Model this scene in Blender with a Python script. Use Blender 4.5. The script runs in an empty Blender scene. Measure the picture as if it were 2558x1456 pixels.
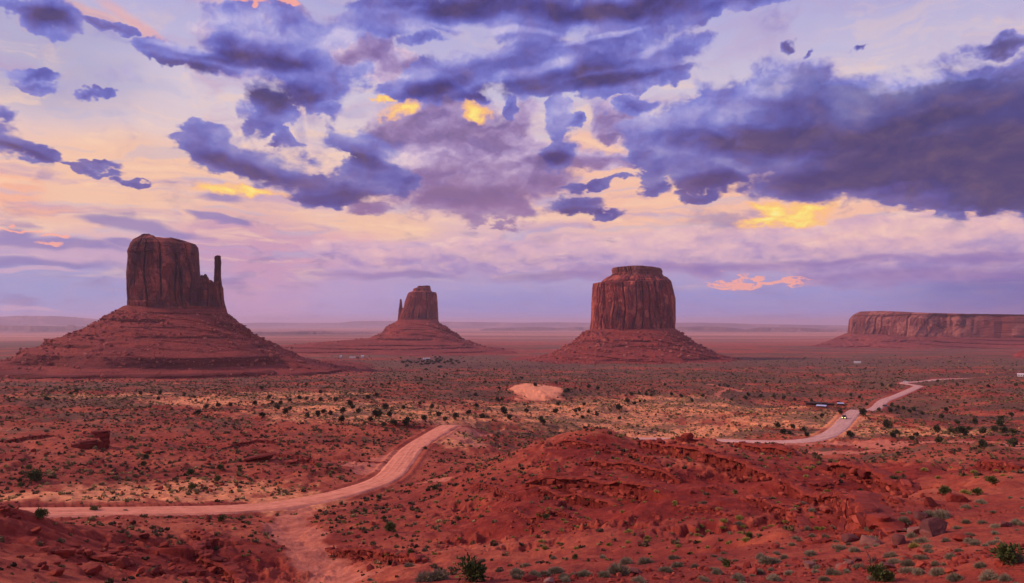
import bpy, bmesh, math, random
import numpy as np
from mathutils import Vector, Matrix

random.seed(7)
scene = bpy.context.scene
COL = scene.collection

# ------------------------------------------------------------------ camera
F_PX, CX, CY = 1826.0, 1278.5, 728.0          # focal length and centre, in units of a 2557 px wide picture
PITCH = math.atan(78.0 / 1826.0)
cam_data = bpy.data.cameras.new("camera")
cam_data.sensor_width = 36.0
cam_data.lens = 36.0 * F_PX / 2557.0
cam_data.clip_start = 0.5
cam_data.clip_end = 250000.0
cam = bpy.data.objects.new("camera", cam_data)
COL.objects.link(cam)
cam.location = (0, 0, 0)
cam.rotation_euler = (math.pi / 2 + PITCH, 0, 0)
scene.camera = cam


def ray(px, py):
    cx, cy = (px - CX) / F_PX, (CY - py) / F_PX
    return cx, math.cos(PITCH) - cy * math.sin(PITCH), math.sin(PITCH) + cy * math.cos(PITCH)


def azel(px, py):
    x, y, z = ray(px, py)
    return math.atan2(x, y), math.atan2(z, math.hypot(x, y))


def at(px, py, r):
    """the point seen at a place of the photograph, at horizontal distance r metres"""
    x, y, z = ray(px, py)
    k = r / math.hypot(x, y)
    return Vector((x * k, y * k, z * k))


def lin(r, g, b):
    f = lambda c: (c / 255.0) / 12.92 if c <= 10 else (((c / 255.0) + 0.055) / 1.055) ** 2.4
    return (f(r), f(g), f(b), 1.0)


# ------------------------------------------------------------------ exposure, sun
scene.view_settings.view_transform = 'Standard'
scene.view_settings.look = 'None'
scene.view_settings.exposure = 0.0
scene.view_settings.gamma = 1.0
scene.cycles.use_denoising = True
scene.cycles.volume_bounces = 1
scene.cycles.max_bounces = 5
scene.cycles.diffuse_bounces = 2
scene.cycles.sample_clamp_indirect = 4.0

SUN_ELEV, SUN_AZ = math.radians(31), math.radians(274)    # azimuth clockwise from +Y: low, behind the camera and to the left
sun_data = bpy.data.lights.new("sun", 'SUN')
sun_data.energy = 3.1
sun_data.angle = math.radians(8)
sun_data.color = (1.0, 0.62, 0.46)
sun = bpy.data.objects.new("sun", sun_data)
COL.objects.link(sun)
_d = Vector((math.sin(SUN_AZ) * math.cos(SUN_ELEV), math.cos(SUN_AZ) * math.cos(SUN_ELEV), math.sin(SUN_ELEV)))
sun.rotation_euler = _d.to_track_quat('Z', 'Y').to_euler()


# ------------------------------------------------------------------ node helper
class NT:
    dims = '3D'

    def __init__(self, tree):
        self.t = tree
        self.n = tree.nodes
        self.l = tree.links

    def new(self, kind, **kw):
        nd = self.n.new(kind)
        for k, v in kw.items():
            setattr(nd, k, v)
        return nd

    def put(self, sock, v):
        if v is None:
            return
        if hasattr(v, 'is_output'):
            self.l.new(v, sock)
        else:
            sock.default_value = v

    def m(self, op, a, b=None, c=None, clamp=False):
        nd = self.new('ShaderNodeMath', operation=op, use_clamp=clamp)
        for i, v in enumerate((a, b, c)):
            self.put(nd.inputs[i], v)
        return nd.outputs[0]

    def v(self, op, a, b=None, c=None, scale=None):
        nd = self.new('ShaderNodeVectorMath', operation=op)
        for i, x in enumerate((a, b, c)):
            self.put(nd.inputs[i], x)
        if scale is not None:
            self.put(nd.inputs['Scale'], scale)
        return nd.outputs['Value'] if op in ('LENGTH', 'DOT_PRODUCT', 'DISTANCE') else nd.outputs['Vector']

    def sep(self, a):
        nd = self.new('ShaderNodeSeparateXYZ')
        self.put(nd.inputs[0], a)
        return nd.outputs

    def comb(self, x, y, z=0.0):
        nd = self.new('ShaderNodeCombineXYZ')
        for i, q in enumerate((x, y, z)):
            self.put(nd.inputs[i], q)
        return nd.outputs[0]

    def noise(self, vec, scale, detail=4.0, rough=0.5, dist=0.0, out='Fac', kind='FBM'):
        nd = self.new('ShaderNodeTexNoise', noise_type=kind)
        nd.noise_dimensions = self.dims
        self.put(nd.inputs['Vector'], vec)
        self.put(nd.inputs['Scale'], scale)
        nd.inputs['Detail'].default_value = detail
        nd.inputs['Roughness'].default_value = rough
        nd.inputs['Distortion'].default_value = dist
        return nd.outputs[out]

    def voro(self, vec, scale, feature='F1', out='Distance', rnd=1.0):
        nd = self.new('ShaderNodeTexVoronoi', feature=feature)
        self.put(nd.inputs['Vector'], vec)
        self.put(nd.inputs['Scale'], scale)
        nd.inputs['Randomness'].default_value = rnd
        return nd.outputs[out]

    def ramp(self, fac, stops, mode='LINEAR'):
        nd = self.new('ShaderNodeValToRGB')
        cr = nd.color_ramp
        cr.interpolation = mode
        while len(cr.elements) < len(stops):
            cr.elements.new(0.5)
        for e, (p, c) in zip(cr.elements, stops):
            e.position = p
            e.color = c
        self.put(nd.inputs[0], fac)
        return nd.outputs[0]

    def map(self, a, lo, hi, t0=0.0, t1=1.0, smooth=True):
        nd = self.new('ShaderNodeMapRange', interpolation_type='SMOOTHSTEP' if smooth else 'LINEAR')
        for i, q in enumerate((a, lo, hi, t0, t1)):
            self.put(nd.inputs[i], q)
        return nd.outputs[0]

    def mix(self, f, a, b, blend='MIX'):
        nd = self.new('ShaderNodeMix', data_type='RGBA', blend_type=blend)
        nd.clamp_factor = True
        self.put(nd.inputs[0], f)
        self.put(nd.inputs[6], a)
        self.put(nd.inputs[7], b)
        return nd.outputs[2]


# ------------------------------------------------------------------ world: dusk sky with broken clouds
world = bpy.data.worlds.new("World")
scene.world = world
world.use_nodes = True
wt = NT(world.node_tree)
wt.dims = '2D'
wt.n.clear()
DIR = wt.new('ShaderNodeTexCoord').outputs['Generated']
dx, dy, dz = wt.sep(DIR)
U = wt.m('ARCTAN2', dx, dy)
V = wt.m('ARCSINE', dz)
P0 = wt.comb(U, V, 0.0)
# noise space: clouds flatten towards the horizon
LV = wt.m('LOGARITHM', wt.m('ADD', wt.m('MAXIMUM', V, 0.0), 0.13), math.e)
Q = wt.comb(wt.m('MULTIPLY', U, 3.0), wt.m('MULTIPLY', LV, 1.7), wt.m('MULTIPLY', dy, 0.3))
Q1 = wt.comb(wt.m('MULTIPLY', U, 3.0), wt.m('ADD', wt.m('MULTIPLY', LV, 1.7), -0.06), wt.m('MULTIPLY', dy, 0.3))
Q2 = wt.comb(wt.m('ADD', wt.m('MULTIPLY', U, 3.0), 0.02), wt.m('ADD', wt.m('MULTIPLY', LV, 1.7), -0.022), wt.m('MULTIPLY', dy, 0.3))
wz = wt.noise(Q, 2.6, 3, 0.55, out='Color')
wz2 = wt.noise(Q, 9.0, 3, 0.6, out='Color')
W1 = wt.v('SUBTRACT', wz, (0.5, 0.5, 0.5))
W2 = wt.v('SUBTRACT', wz2, (0.5, 0.5, 0.5))
PW = wt.v('ADD', P0, wt.v('MULTIPLY', W1, (0.060, 0.036, 0.0)))
PW = wt.v('ADD', PW, wt.v('MULTIPLY', W2, (0.040, 0.030, 0.0)))
PS = wt.v('ADD', P0, wt.v('MULTIPLY', W1, (0.06, 0.03, 0.0)))       # softer warp for veils
Qw = wt.v('ADD', Q, wt.v('MULTIPLY', W1, (0.25, 0.18, 0.0)))
nA = wt.noise(Qw, 4.2, 9, 0.56)
nB = wt.noise(wt.v('ADD', wt.v('SUBTRACT', Q1, Q), Qw), 4.2, 3, 0.5)
nC = wt.noise(Qw, 4.2, 3, 0.5)
nD = wt.noise(wt.v('ADD', wt.v('SUBTRACT', Q2, Q), Qw), 9.0, 5, 0.55)
nE = wt.noise(Qw, 9.0, 5, 0.55)


def puff(vec, scale, detail=2.0, rough=0.5):
    """rounded heaps, 1 at the crown of each"""
    nd = wt.new('ShaderNodeTexVoronoi', feature='F1')
    nd.voronoi_dimensions = '2D'
    wt.put(nd.inputs['Vector'], vec)
    nd.inputs['Scale'].default_value = scale
    nd.inputs['Detail'].default_value = detail
    nd.inputs['Roughness'].default_value = rough
    nd.inputs['Lacunarity'].default_value = 2.3
    nd.normalize = True
    return wt.m('SUBTRACT', 1.0, nd.outputs['Distance'])


wE = wt.v('SUBTRACT', wt.noise(P0, 55.0, 3, 0.6, out='Color'), (0.5, 0.5, 0.5))
PP = wt.v('ADD', P0, wt.v('ADD', wt.v('MULTIPLY', W2, (0.035, 0.022, 0.0)), wt.v('MULTIPLY', wE, (0.012, 0.009, 0.0))))
PP = wt.v('MULTIPLY', PP, (1.0, 1.35, 1.0))
pA = puff(PP, 13.0, 3.0, 0.55)
pB = puff(wt.v('ADD', PP, (-0.008, 0.020, 0.0)), 13.0, 1.0, 0.5)
pC = puff(PP, 34.0, 2.0, 0.5)
pD = puff(wt.v('ADD', PP, (-0.003, 0.008, 0.0)), 34.0, 1.0, 0.5)
pA1 = puff(PP, 13.0, 1.0, 0.5)
relief = wt.m('SUBTRACT', pA1, pB)
relief2 = wt.m('SUBTRACT', pC, pD)


def blob_field(blobs, coord, spread=1.48, k=0.14):
    tot = None
    for b in blobs:
        px, py, rx, ry = b[:4]
        rot = b[4] if len(b) > 4 else 0.0
        amp = b[5] if len(b) > 5 else 1.0
        u, v = azel(px, py)
        u0, _ = azel(px - 1, py)
        u1, _ = azel(px + 1, py)
        _, v0 = azel(px, py + 1)
        _, v1 = azel(px, py - 1)
        mp = wt.new('ShaderNodeMapping', vector_type='TEXTURE')
        wt.put(mp.inputs['Vector'], coord)
        mp.inputs['Location'].default_value = (u, v, 0)
        mp.inputs['Rotation'].default_value = (0, 0, math.radians(rot))
        mp.inputs['Scale'].default_value = (rx * (u1 - u0) / 2 * spread, ry * (v1 - v0) / 2 * spread, 1)
        g = wt.new('ShaderNodeTexGradient', gradient_type='SPHERICAL')
        wt.put(g.inputs[0], mp.outputs[0])
        f = g.outputs['Fac']
        if amp != 1.0:
            f = wt.m('MULTIPLY', f, amp)
        tot = f if tot is None else wt.m('SMOOTH_MAX', tot, f, k)
    return tot


# base gradient by elevation
def vpos(py):
    return (azel(1278, py)[1]) / 1.0


SK = [(820, (150, 144, 200)), (790, (160, 152, 212)), (740, (160, 154, 212)), (690, (170, 156, 204)), (650, (190, 160, 196)),
      (610, (214, 176, 196)), (560, (230, 190, 190)), (500, (240, 196, 184)), (430, (238, 202, 192)), (350, (224, 204, 208)),
      (250, (208, 200, 220)), (150, (186, 184, 222)), (40, (168, 172, 222)), (-300, (112, 112, 176)), (-1200, (92, 88, 142))]
vmin, vmax = vpos(820), 1.5708
base = wt.ramp(wt.map(V, vmin, vmax, smooth=False), [((azel(1278, p)[1] - vmin) / (vmax - vmin) if p > -1000 else 1.0, lin(*c)) for p, c in SK])

# large soft colour zones of the clear sky
def tint(col_in, blobs, rgb, strength=1.0, coord=None, lo=0.0, hi=0.7, breakup=0.0):
    f = blob_field(blobs, coord or PS, 1.5, 0.2)
    if breakup:
        f = wt.m('MULTIPLY_ADD', wt.m('MULTIPLY', wt.m('SUBTRACT', nA, 0.5), breakup), wt.map(f, 0.02, 0.25), f)
    return wt.mix(wt.m('MULTIPLY', wt.map(f, lo, hi), strength), col_in, lin(*rgb))


c = base
c = tint(c, [(150, 480, 420, 110), (350, 420, 330, 80), (640, 560, 220, 60), (950, 560, 160, 40)], (250, 198, 158), 0.75)
c = tint(c, [(1650, 500, 300, 90), (1900, 540, 420, 60), (2300, 560, 420, 70), (1480, 400, 110, 90)], (252, 194, 160), 0.85)
c = tint(c, [(60, 495, 150, 30, -12), (20, 450, 120, 22, -8), (200, 30, 120, 16), (60, 50, 40, 26), (640, 12, 130, 18), (380, 90, 160, 20, -30)], (255, 166, 128), 0.5, coord=PS, breakup=0.8)
c = tint(c, [(120, 180, 240, 110), (60, 60, 260, 80)], (134, 140, 190), 0.45)
c = tint(c, [(660, 690, 130, 150), (700, 640, 170, 70), (560, 600, 120, 60)], (205, 150, 182), 0.85)
c = tint(c, [(880, 640, 150, 50, 0)], (232, 170, 178), 0.8, coord=PW)
c = tint(c, [(860, 710, 130, 70), (770, 760, 160, 60)], (186, 156, 202), 0.6)
c = tint(c, [(2500, 760, 330, 90), (2557, 700, 200, 90)], (88, 88, 165), 0.85)
c = tint(c, [(1900, 760, 420, 60), (1300, 770, 250, 50)], (142, 142, 205), 0.75)
c = tint(c, [(150, 730, 300, 60), (40, 700, 200, 40)], (146, 152, 205), 0.7)
# thin broken veils
QV = wt.comb(wt.m('MULTIPLY', U, 2.2), wt.m('MULTIPLY', LV, 4.4), 0.0)
QV = wt.v('ADD', QV, wt.v('MULTIPLY', W1, (0.5, 0.5, 0.0)))
v1 = wt.noise(QV, 2.2, 7, 0.58)
v2 = wt.noise(wt.v('ADD', QV, (3.7, 9.1, 0.0)), 3.4, 6, 0.6)
low = wt.map(V, azel(1278, 760)[1], azel(1278, 640)[1])
high = wt.map(V, azel(1278, 420)[1], azel(1278, 60)[1], 1.0, 0.35)
vm = wt.m('MULTIPLY', low, high)
c = wt.mix(wt.m('MULTIPLY', wt.m('MULTIPLY', wt.map(v1, 0.50, 0.68), vm), 0.60), c, lin(182, 148, 192))
c = wt.mix(wt.m('MULTIPLY', wt.m('MULTIPLY', wt.map(v2, 0.52, 0.70), vm), 0.50), c, lin(255, 214, 176))
c = wt.mix(wt.m('MULTIPLY', wt.m('MULTIPLY', wt.map(v2, 0.46, 0.32), vm), 0.35), c, lin(172, 176, 216))
# far cumulus bank above the horizon: pale crests, violet undersides
bank = blob_field([(1500, 640, 620, 50), (2250, 630, 560, 85), (2480, 585, 240, 60), (1040, 645, 190, 44), (1760, 600, 190, 46), (2100, 590, 220, 55), (860, 625, 130, 30), (1230, 615, 160, 30), (1940, 575, 120, 30)], PS, 1.35, 0.2)
PB = wt.v('MULTIPLY', wt.v('ADD', P0, wt.v('MULTIPLY', W2, (0.02, 0.012, 0.0))), (1.0, 1.9, 1.0))
PB1 = wt.v('ADD', PB, (-0.004, -0.016, 0.0))
b1, b0_ = wt.noise(PB, 15.0, 6, 0.55), wt.noise(PB1, 15.0, 4, 0.5)
b2, b3 = wt.noise(PB, 38.0, 4, 0.55), wt.noise(wt.v('ADD', PB, (-0.002, -0.006, 0.0)), 38.0, 3, 0.5)
bk = wt.m('MULTIPLY_ADD', wt.m('MULTIPLY', wt.m('SUBTRACT', b1, 0.5), 1.0), wt.map(bank, 0.02, 0.25), bank)
bshade = wt.m('ADD', wt.m('MULTIPLY', wt.m('SUBTRACT', b1, b0_), 1.2), wt.m('ADD', wt.m('MULTIPLY', wt.m('SUBTRACT', b2, b3), 0.4), wt.m('ADD', wt.m('MULTIPLY', relief, 0.28), wt.m('MULTIPLY', relief2, 0.22))))
bgrad = wt.map(V, azel(1278, 705)[1], azel(1278, 560)[1], smooth=False)
bcol = wt.ramp(wt.m('ADD', wt.m('MULTIPLY', bgrad, 0.72), wt.m('ADD', bshade, 0.14), clamp=True),
               [(0.0, lin(142, 120, 184)), (0.25, lin(172, 142, 192)), (0.45, lin(204, 166, 194)), (0.7, lin(228, 184, 194)), (1.0, lin(250, 208, 192))])
c = wt.mix(wt.m('MULTIPLY', wt.map(bk, 0.20, 0.46), 0.80), c, bcol)
c = tint(c, [(2350, 690, 380, 22), (1750, 672, 330, 14), (1420, 690, 200, 12), (1000, 690, 190, 10), (2480, 640, 200, 12), (2080, 655, 200, 8)], (136, 106, 174), 0.62, coord=PS, lo=0.0, hi=0.8, breakup=0.5)
# violet streaks low on the left
c = tint(c, [(130, 612, 230, 17, -2), (290, 566, 80, 16, -6), (400, 580, 120, 14, -6), (540, 552, 70, 7, -10), (20, 588, 60, 14), (100, 655, 150, 13), (330, 612, 80, 10), (560, 498, 55, 14)], (132, 118, 182), 0.8, coord=PS, lo=0.05, hi=0.6, breakup=0.7)
c = tint(c, [(200, 640, 160, 14), (60, 672, 120, 6), (60, 768, 90, 6), (440, 600, 70, 6)], (206, 168, 196), 0.7, coord=PS, lo=0.05, hi=0.6, breakup=0.3)

# the big broken cumulus
DARK = [
    # top band
    (1120, 28, 240, 48, 6), (1500, 22, 330, 62, 3), (1800, 6, 190, 36, 6), (1010, 10, 130, 30),
    # middle band rising to the right
    (1085, 205, 130, 52, 18), (1270, 165, 210, 66, 14), (1500, 165, 230, 56, 8), (1500, 110, 170, 40, 10), (1700, 115, 90, 30, 14), (1600, 200, 150, 20, 8), (1268, 265, 20, 34),
    # upper left cumulus
    (740, 70, 130, 60, 0, 0.8), (660, 120, 110, 50, 0, 0.8), (610, 60, 110, 40, 0, 0.8), (760, 170, 100, 90), (680, 250, 74, 46, 30), (790, 250, 50, 30),
    (470, 140, 150, 32, -3), (650, 300, 28, 60, -10), (700, 345, 50, 20, -30), (830, 280, 60, 24),
    # left of centre
    (520, 350, 90, 38, -14), (650, 400, 140, 50, -14), (560, 395, 110, 38, -14), (760, 440, 80, 24, -8),
    # centre
    (905, 368, 80, 46, -10), (930, 430, 90, 50, -10), (850, 484, 120, 22, 3), (1000, 460, 40, 30),
    (1385, 300, 34, 56), (1400, 385, 46, 40), (1430, 300, 16, 20), (1480, 460, 70, 10, 10), (1440, 520, 80, 24), (1530, 540, 50, 10, 10),
    # giant right bank
    (1700, 330, 130, 60), (1850, 300, 190, 90), (1910, 196, 70, 50), (2030, 195, 80, 50), (2000, 310, 200, 120, 0, 1.35), (1900, 380, 190, 60, 0, 1.2), (2060, 420, 160, 60, 0, 1.2), (1700, 400, 130, 60), (1640, 420, 60, 36), (1780, 450, 130, 32),
    (2200, 360, 300, 130, 0, 1.5), (2420, 260, 260, 100, 4, 1.4), (2500, 400, 260, 110, 0, 1.7), (2150, 440, 280, 50, 0, 1.3), (2500, 490, 230, 34, 0, 1.4), (2400, 200, 180, 30, 4), (1740, 490, 60, 14), (1580, 260, 60, 24),
    (860, 215, 50, 60), (575, 110, 60, 40), (1060, 90, 60, 20, 10), (1620, 60, 150, 40, 6), (1180, 250, 60, 16), (2300, 250, 160, 60), (1760, 380, 170, 60), (1640, 470, 40, 22), (1620, 380, 60, 30),
    # scraps
    (60, 22, 120, 18, -6), (120, 46, 84, 44, 0, 1.2), (160, 60, 50, 30), (265, 60, 60, 12), (75, 186, 66, 18), (90, 215, 50, 14, -10), (20, 290, 44, 26, -20), (60, 360, 90, 22, -18), (10, 345, 60, 40),
    (240, 418, 84, 10, -4), (260, 400, 50, 14), (330, 455, 50, 8, -6), (240, 245, 34, 9, 8), (2000, 120, 22, 14, 20), (2050, 128, 24, 10, 30), (2165, 118, 34, 10, 20), (2520, 100, 80, 26), (290, 440, 20, 8),
]
SOFT = [  # paler, pinker lobes
    (1150, 340, 210, 86), (1080, 300, 120, 50), (1200, 420, 210, 80), (1080, 440, 120, 70), (1180, 500, 170, 44), (1290, 520, 60, 36), (1360, 440, 100, 60), (980, 350, 90, 60), (930, 510, 60, 20),
    (960, 170, 80, 50), (900, 130, 60, 70), (1250, 350, 120, 80), (1130, 260, 120, 40), (1000, 450, 70, 60), (1500, 400, 80, 26), (720, 110, 190, 100), (760, 190, 100, 80), (600, 90, 120, 60), (1560, 300, 70, 60), (700, 20, 120, 24), (1540, 345, 40, 12), (640, 150, 90, 40),
]
fD = wt.m('MULTIPLY', blob_field(DARK, PW), 1.22)
fS = wt.m('MULTIPLY', blob_field(SOFT, PW), 1.15)
LIGHT = [(1960, 205, 110, 46), (1780, 285, 150, 44), (1690, 370, 90, 40), (2110, 270, 60, 50), (2250, 215, 150, 34), (2330, 330, 90, 20, 10), (1200, 135, 130, 24, 14), (1360, 165, 110, 14, 10),
         (1040, 190, 60, 22, 10), (600, 368, 110, 26, -14), (700, 392, 80, 18, -14), (890, 342, 70, 24, -10), (1000, 395, 60, 20, -10), (470, 122, 130, 12, -3), (660, 70, 130, 40), (820, 100, 60, 60),
         (1250, 70, 150, 10, -4), (1500, 90, 120, 9, 8), (1390, 280, 34, 50), (1830, 420, 60, 14, -20), (560, 330, 60, 14), (1640, 300, 60, 40), (1010, 60, 80, 20), (1610, 130, 60, 12, 14)]
DEEP = [(2380, 400, 330, 90), (2500, 440, 220, 70), (2150, 440, 260, 40), (2250, 330, 230, 36, 6), (1950, 350, 160, 34, -8), (1760, 355, 130, 24, -6), (1780, 460, 100, 20), (1290, 220, 210, 18, 12), (1070, 235, 100, 24, 16), (1480, 205, 180, 16, 6), (1250, 18, 230, 26), (1560, 20, 230, 26), (640, 425, 170, 20, -12), (560, 400, 70, 16, -10),
        (900, 400, 70, 16, -8), (840, 492, 120, 14, 3), (460, 165, 140, 14, -2), (700, 240, 90, 40), (1380, 400, 70, 16), (1450, 535, 80, 14), (1200, 490, 140, 26), (110, 50, 70, 24), (60, 375, 80, 10, -16), (640, 150, 120, 20)]
fL = wt.map(blob_field(LIGHT, PS, 1.5, 0.2), 0.0, 0.75)
fK = wt.map(blob_field(DEEP, PS, 1.6, 0.2), 0.0, 0.8)
brk = wt.m('ADD', wt.m('MULTIPLY', wt.m('SUBTRACT', nA, 0.5), 1.2), wt.m('MULTIPLY', wt.m('SUBTRACT', pA, 0.68), 0.55))
fineb = wt.m('MULTIPLY', wt.m('SUBTRACT', nE, 0.5), 0.55)
brk = wt.m('ADD', brk, fineb)
eS = wt.m('ADD', fS, wt.m('MULTIPLY', brk, wt.map(fS, 0.02, 0.2)))
eD = wt.m('ADD', fD, wt.m('MULTIPLY', brk, wt.map(fD, 0.02, 0.2)))
soft = wt.map(wt.noise(Q, 2.6, 3, 0.5), 0.35, 0.65, 0.16, 0.52)
mS = wt.m('MULTIPLY', wt.map(eS, 0.16, wt.m('ADD', soft, 0.20)), wt.map(fS, 0.0, 0.22))
mD = wt.m('MULTIPLY', wt.map(eD, 0.16, wt.m('ADD', soft, 0.18)), wt.map(fD, 0.0, 0.30))
lobes = wt.m('ADD', wt.m('MULTIPLY', relief, 0.55), wt.m('ADD', wt.m('MULTIPLY', relief2, 0.28), wt.m('MULTIPLY', wt.m('SUBTRACT', nC, nB), 0.5)))
tone = wt.m('ADD', lobes, wt.m('MULTIPLY', wt.m('SUBTRACT', wt.m('MULTIPLY', fL, 0.8), wt.m('MULTIPLY', fK, 1.35)), 0.36))
sS = wt.m('ADD', wt.m('MULTIPLY', wt.map(eS, 0.2, 1.2, smooth=False), -0.50), wt.m('ADD', wt.m('ADD', tone, wt.m('MULTIPLY', lobes, 0.9)), 0.80), clamp=True)
colS = wt.ramp(sS, [(0.0, lin(96, 76, 140)), (0.3, lin(126, 100, 162)), (0.55, lin(158, 134, 186)), (0.8, lin(196, 172, 208)), (1.0, lin(232, 206, 216))])
colS = wt.mix(wt.m('MULTIPLY', wt.map(V, azel(1278, 560)[1], azel(1278, 360)[1], 1.0, 0.0), 0.65), colS, lin(138, 96, 148))
c = wt.mix(wt.m('MULTIPLY', mS, 0.93), c, colS)
sD = wt.m('ADD', wt.m('MULTIPLY', wt.map(eD, 0.2, 1.5, smooth=False), -0.42), wt.m('ADD', tone, 0.72), clamp=True)
colD = wt.ramp(sD, [(0.0, lin(56, 46, 110)), (0.2, lin(74, 68, 148)), (0.42, lin(92, 92, 178)), (0.62, lin(118, 120, 202)), (0.82, lin(156, 154, 216)), (1.0, lin(200, 190, 226))])
viol = wt.m('MULTIPLY', wt.map(V, azel(1278, 520)[1], azel(1278, 250)[1], 1.0, 0.0), 0.5)
colD = wt.mix(viol, colD, lin(88, 62, 126), 'MIX')
colD = wt.mix(wt.m('MULTIPLY', wt.m('MULTIPLY', wt.map(U, 0.22, 0.55), wt.map(eD, 0.45, 1.0)), 0.62), colD, lin(46, 40, 100))
c = wt.mix(wt.m('MULTIPLY', mD, 0.97), c, colD)
# sunlit crests that glow yellow
gl = blob_field([(540, 480, 74, 17, -4), (640, 477, 90, 15, -2), (1000, 284, 38, 20, 14), (955, 262, 30, 8), (1190, 282, 34, 18, -20), (1925, 522, 48, 24), (2010, 530, 78, 30, 6), (1900, 548, 70, 18, 8), (1975, 550, 100, 16)], PW, 1.35, 0.1)
ge = wt.m('ADD', gl, wt.m('MULTIPLY', wt.m('MULTIPLY', wt.m('ADD', wt.m('SUBTRACT', nE, 0.5), wt.m('MULTIPLY', wt.m('SUBTRACT', pC, 0.7), 0.5)), 0.8), wt.map(gl, 0.02, 0.3)))
gcol = wt.ramp(wt.m('ADD', wt.m('MULTIPLY', ge, 0.8), wt.m('MULTIPLY', relief2, 0.5), clamp=True), [(0.1, lin(255, 178, 120)), (0.4, lin(255, 205, 105)), (0.7, lin(255, 232, 120)), (1.0, lin(255, 246, 165))])
c = wt.mix(wt.m('MULTIPLY', wt.map(wt.m('ADD', gl, wt.m('MULTIPLY', wt.m('SUBTRACT', nE, 0.5), wt.map(gl, 0.0, 0.2))), 0.0, 0.45), 0.75), c, lin(255, 190, 132))
c = wt.mix(wt.m('MULTIPLY', wt.map(ge, 0.24, 0.70), 0.85), c, gcol)
g2 = blob_field([(1870, 704, 120, 6), (1820, 695, 40, 4), (1960, 702, 60, 4), (620, 14, 60, 10), (730, 8, 40, 10), (110, 596, 40, 8), (30, 570, 60, 6)], PW, 1.35, 0.1)
c = wt.mix(wt.m('MULTIPLY', wt.map(g2, 0.1, 0.5), 0.85), c, lin(255, 170, 150))
# below the horizon and overhead light
physical = wt.new('ShaderNodeTexSky', sky_type='NISHITA')
physical.sun_disc = False
physical.sun_elevation = SUN_ELEV
physical.sun_rotation = SUN_AZ
bgA = wt.new('ShaderNodeBackground')
wt.put(bgA.inputs[0], c)
bgA.inputs[1].default_value = 1.0
bgB = wt.new('ShaderNodeBackground')
wt.put(bgB.inputs[0], physical.outputs[0])
bgB.inputs[1].default_value = 0.004
addS = wt.new('ShaderNodeAddShader')
wt.l.new(bgA.outputs[0], addS.inputs[0])
wt.l.new(bgB.outputs[0], addS.inputs[1])
wo = wt.new('ShaderNodeOutputWorld')
wt.l.new(addS.outputs[0], wo.inputs['Surface'])
world.cycles.sampling_method = 'MANUAL'
world.cycles.sample_map_resolution = 512

# ================================================================== noise in numpy
_rng = np.random.RandomState(11)
_perm = _rng.permutation(512).astype(np.int64)
_ga = _rng.rand(512) * 2 * np.pi
_gx, _gy = np.cos(_ga).astype(np.float32), np.sin(_ga).astype(np.float32)


def perlin(x, y, seed=0):
    xi, yi = np.floor(x).astype(np.int64), np.floor(y).astype(np.int64)
    xf, yf = (x - xi).astype(np.float32), (y - yi).astype(np.float32)
    u, v = xf * xf * xf * (xf * (xf * 6 - 15) + 10), yf * yf * yf * (yf * (yf * 6 - 15) + 10)

    def g(a, b, fx, fy):
        h = _perm[(_perm[(a + seed * 57) & 511] + b) & 511]
        return _gx[h] * fx + _gy[h] * fy
    n00, n10 = g(xi, yi, xf, yf), g(xi + 1, yi, xf - 1, yf)
    n01, n11 = g(xi, yi + 1, xf, yf - 1), g(xi + 1, yi + 1, xf - 1, yf - 1)
    a, b = n00 + u * (n10 - n00), n01 + u * (n11 - n01)
    return (a + v * (b - a)) * 1.5


def fbm(x, y, octaves=4, seed=0, gain=0.5):
    s, a = 0.0, 1.0
    for o in range(octaves):
        s = s + a * perlin(x, y, seed + o * 3)
        x, y, a = x * 2.03 + 11.3, y * 2.03 - 7.1, a * gain
    return s


def ridged(x, y, octaves=4, seed=0):
    s, a = 0.0, 1.0
    for o in range(octaves):
        s = s + a * (1 - 2 * np.abs(perlin(x, y, seed + o * 5)))
        x, y, a = x * 2.07 + 3.3, y * 2.07 + 5.1, a * 0.5
    return s


def sstep(a, b, x):
    t = np.clip((x - a) / (b - a), 0, 1)
    return t * t * (3 - 2 * t)


def np_mesh(name, verts, faces, smooth=True, mat=None, attrs=None, sharp=None):
    """faces: (n,3) or (n,4) int array"""
    me = bpy.data.meshes.new(name)
    verts = np.ascontiguousarray(verts, dtype=np.float32)
    faces = np.ascontiguousarray(faces, dtype=np.int32)
    k = faces.shape[1]
    me.vertices.add(len(verts))
    me.vertices.foreach_set('co', verts.ravel())
    me.loops.add(faces.size)
    me.loops.foreach_set('vertex_index', faces.ravel())
    me.polygons.add(len(faces))
    me.polygons.foreach_set('loop_start', np.arange(0, faces.size, k, dtype=np.int32))
    me.polygons.foreach_set('use_smooth', np.full(len(faces), smooth, dtype=bool))
    me.update(calc_edges=True)
    for an, av in (attrs or {}).items():
        at_ = me.attributes.new(an, 'FLOAT', 'POINT')
        at_.data.foreach_set('value', np.ascontiguousarray(av, dtype=np.float32).ravel())
    if mat is not None:
        me.materials.append(mat)
    return me


def grid_faces(nr, nc, wrap=False, flip=False):
    i = np.arange(nr - 1)[:, None] * nc
    if wrap:
        j = np.arange(nc)
        j2 = (j + 1) % nc
    else:
        j = np.arange(nc - 1)
        j2 = j + 1
    f = np.stack([i + j, i + j2, i + nc + j2, i + nc + j], -1).reshape(-1, 4)
    return f[:, ::-1] if flip else f


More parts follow.
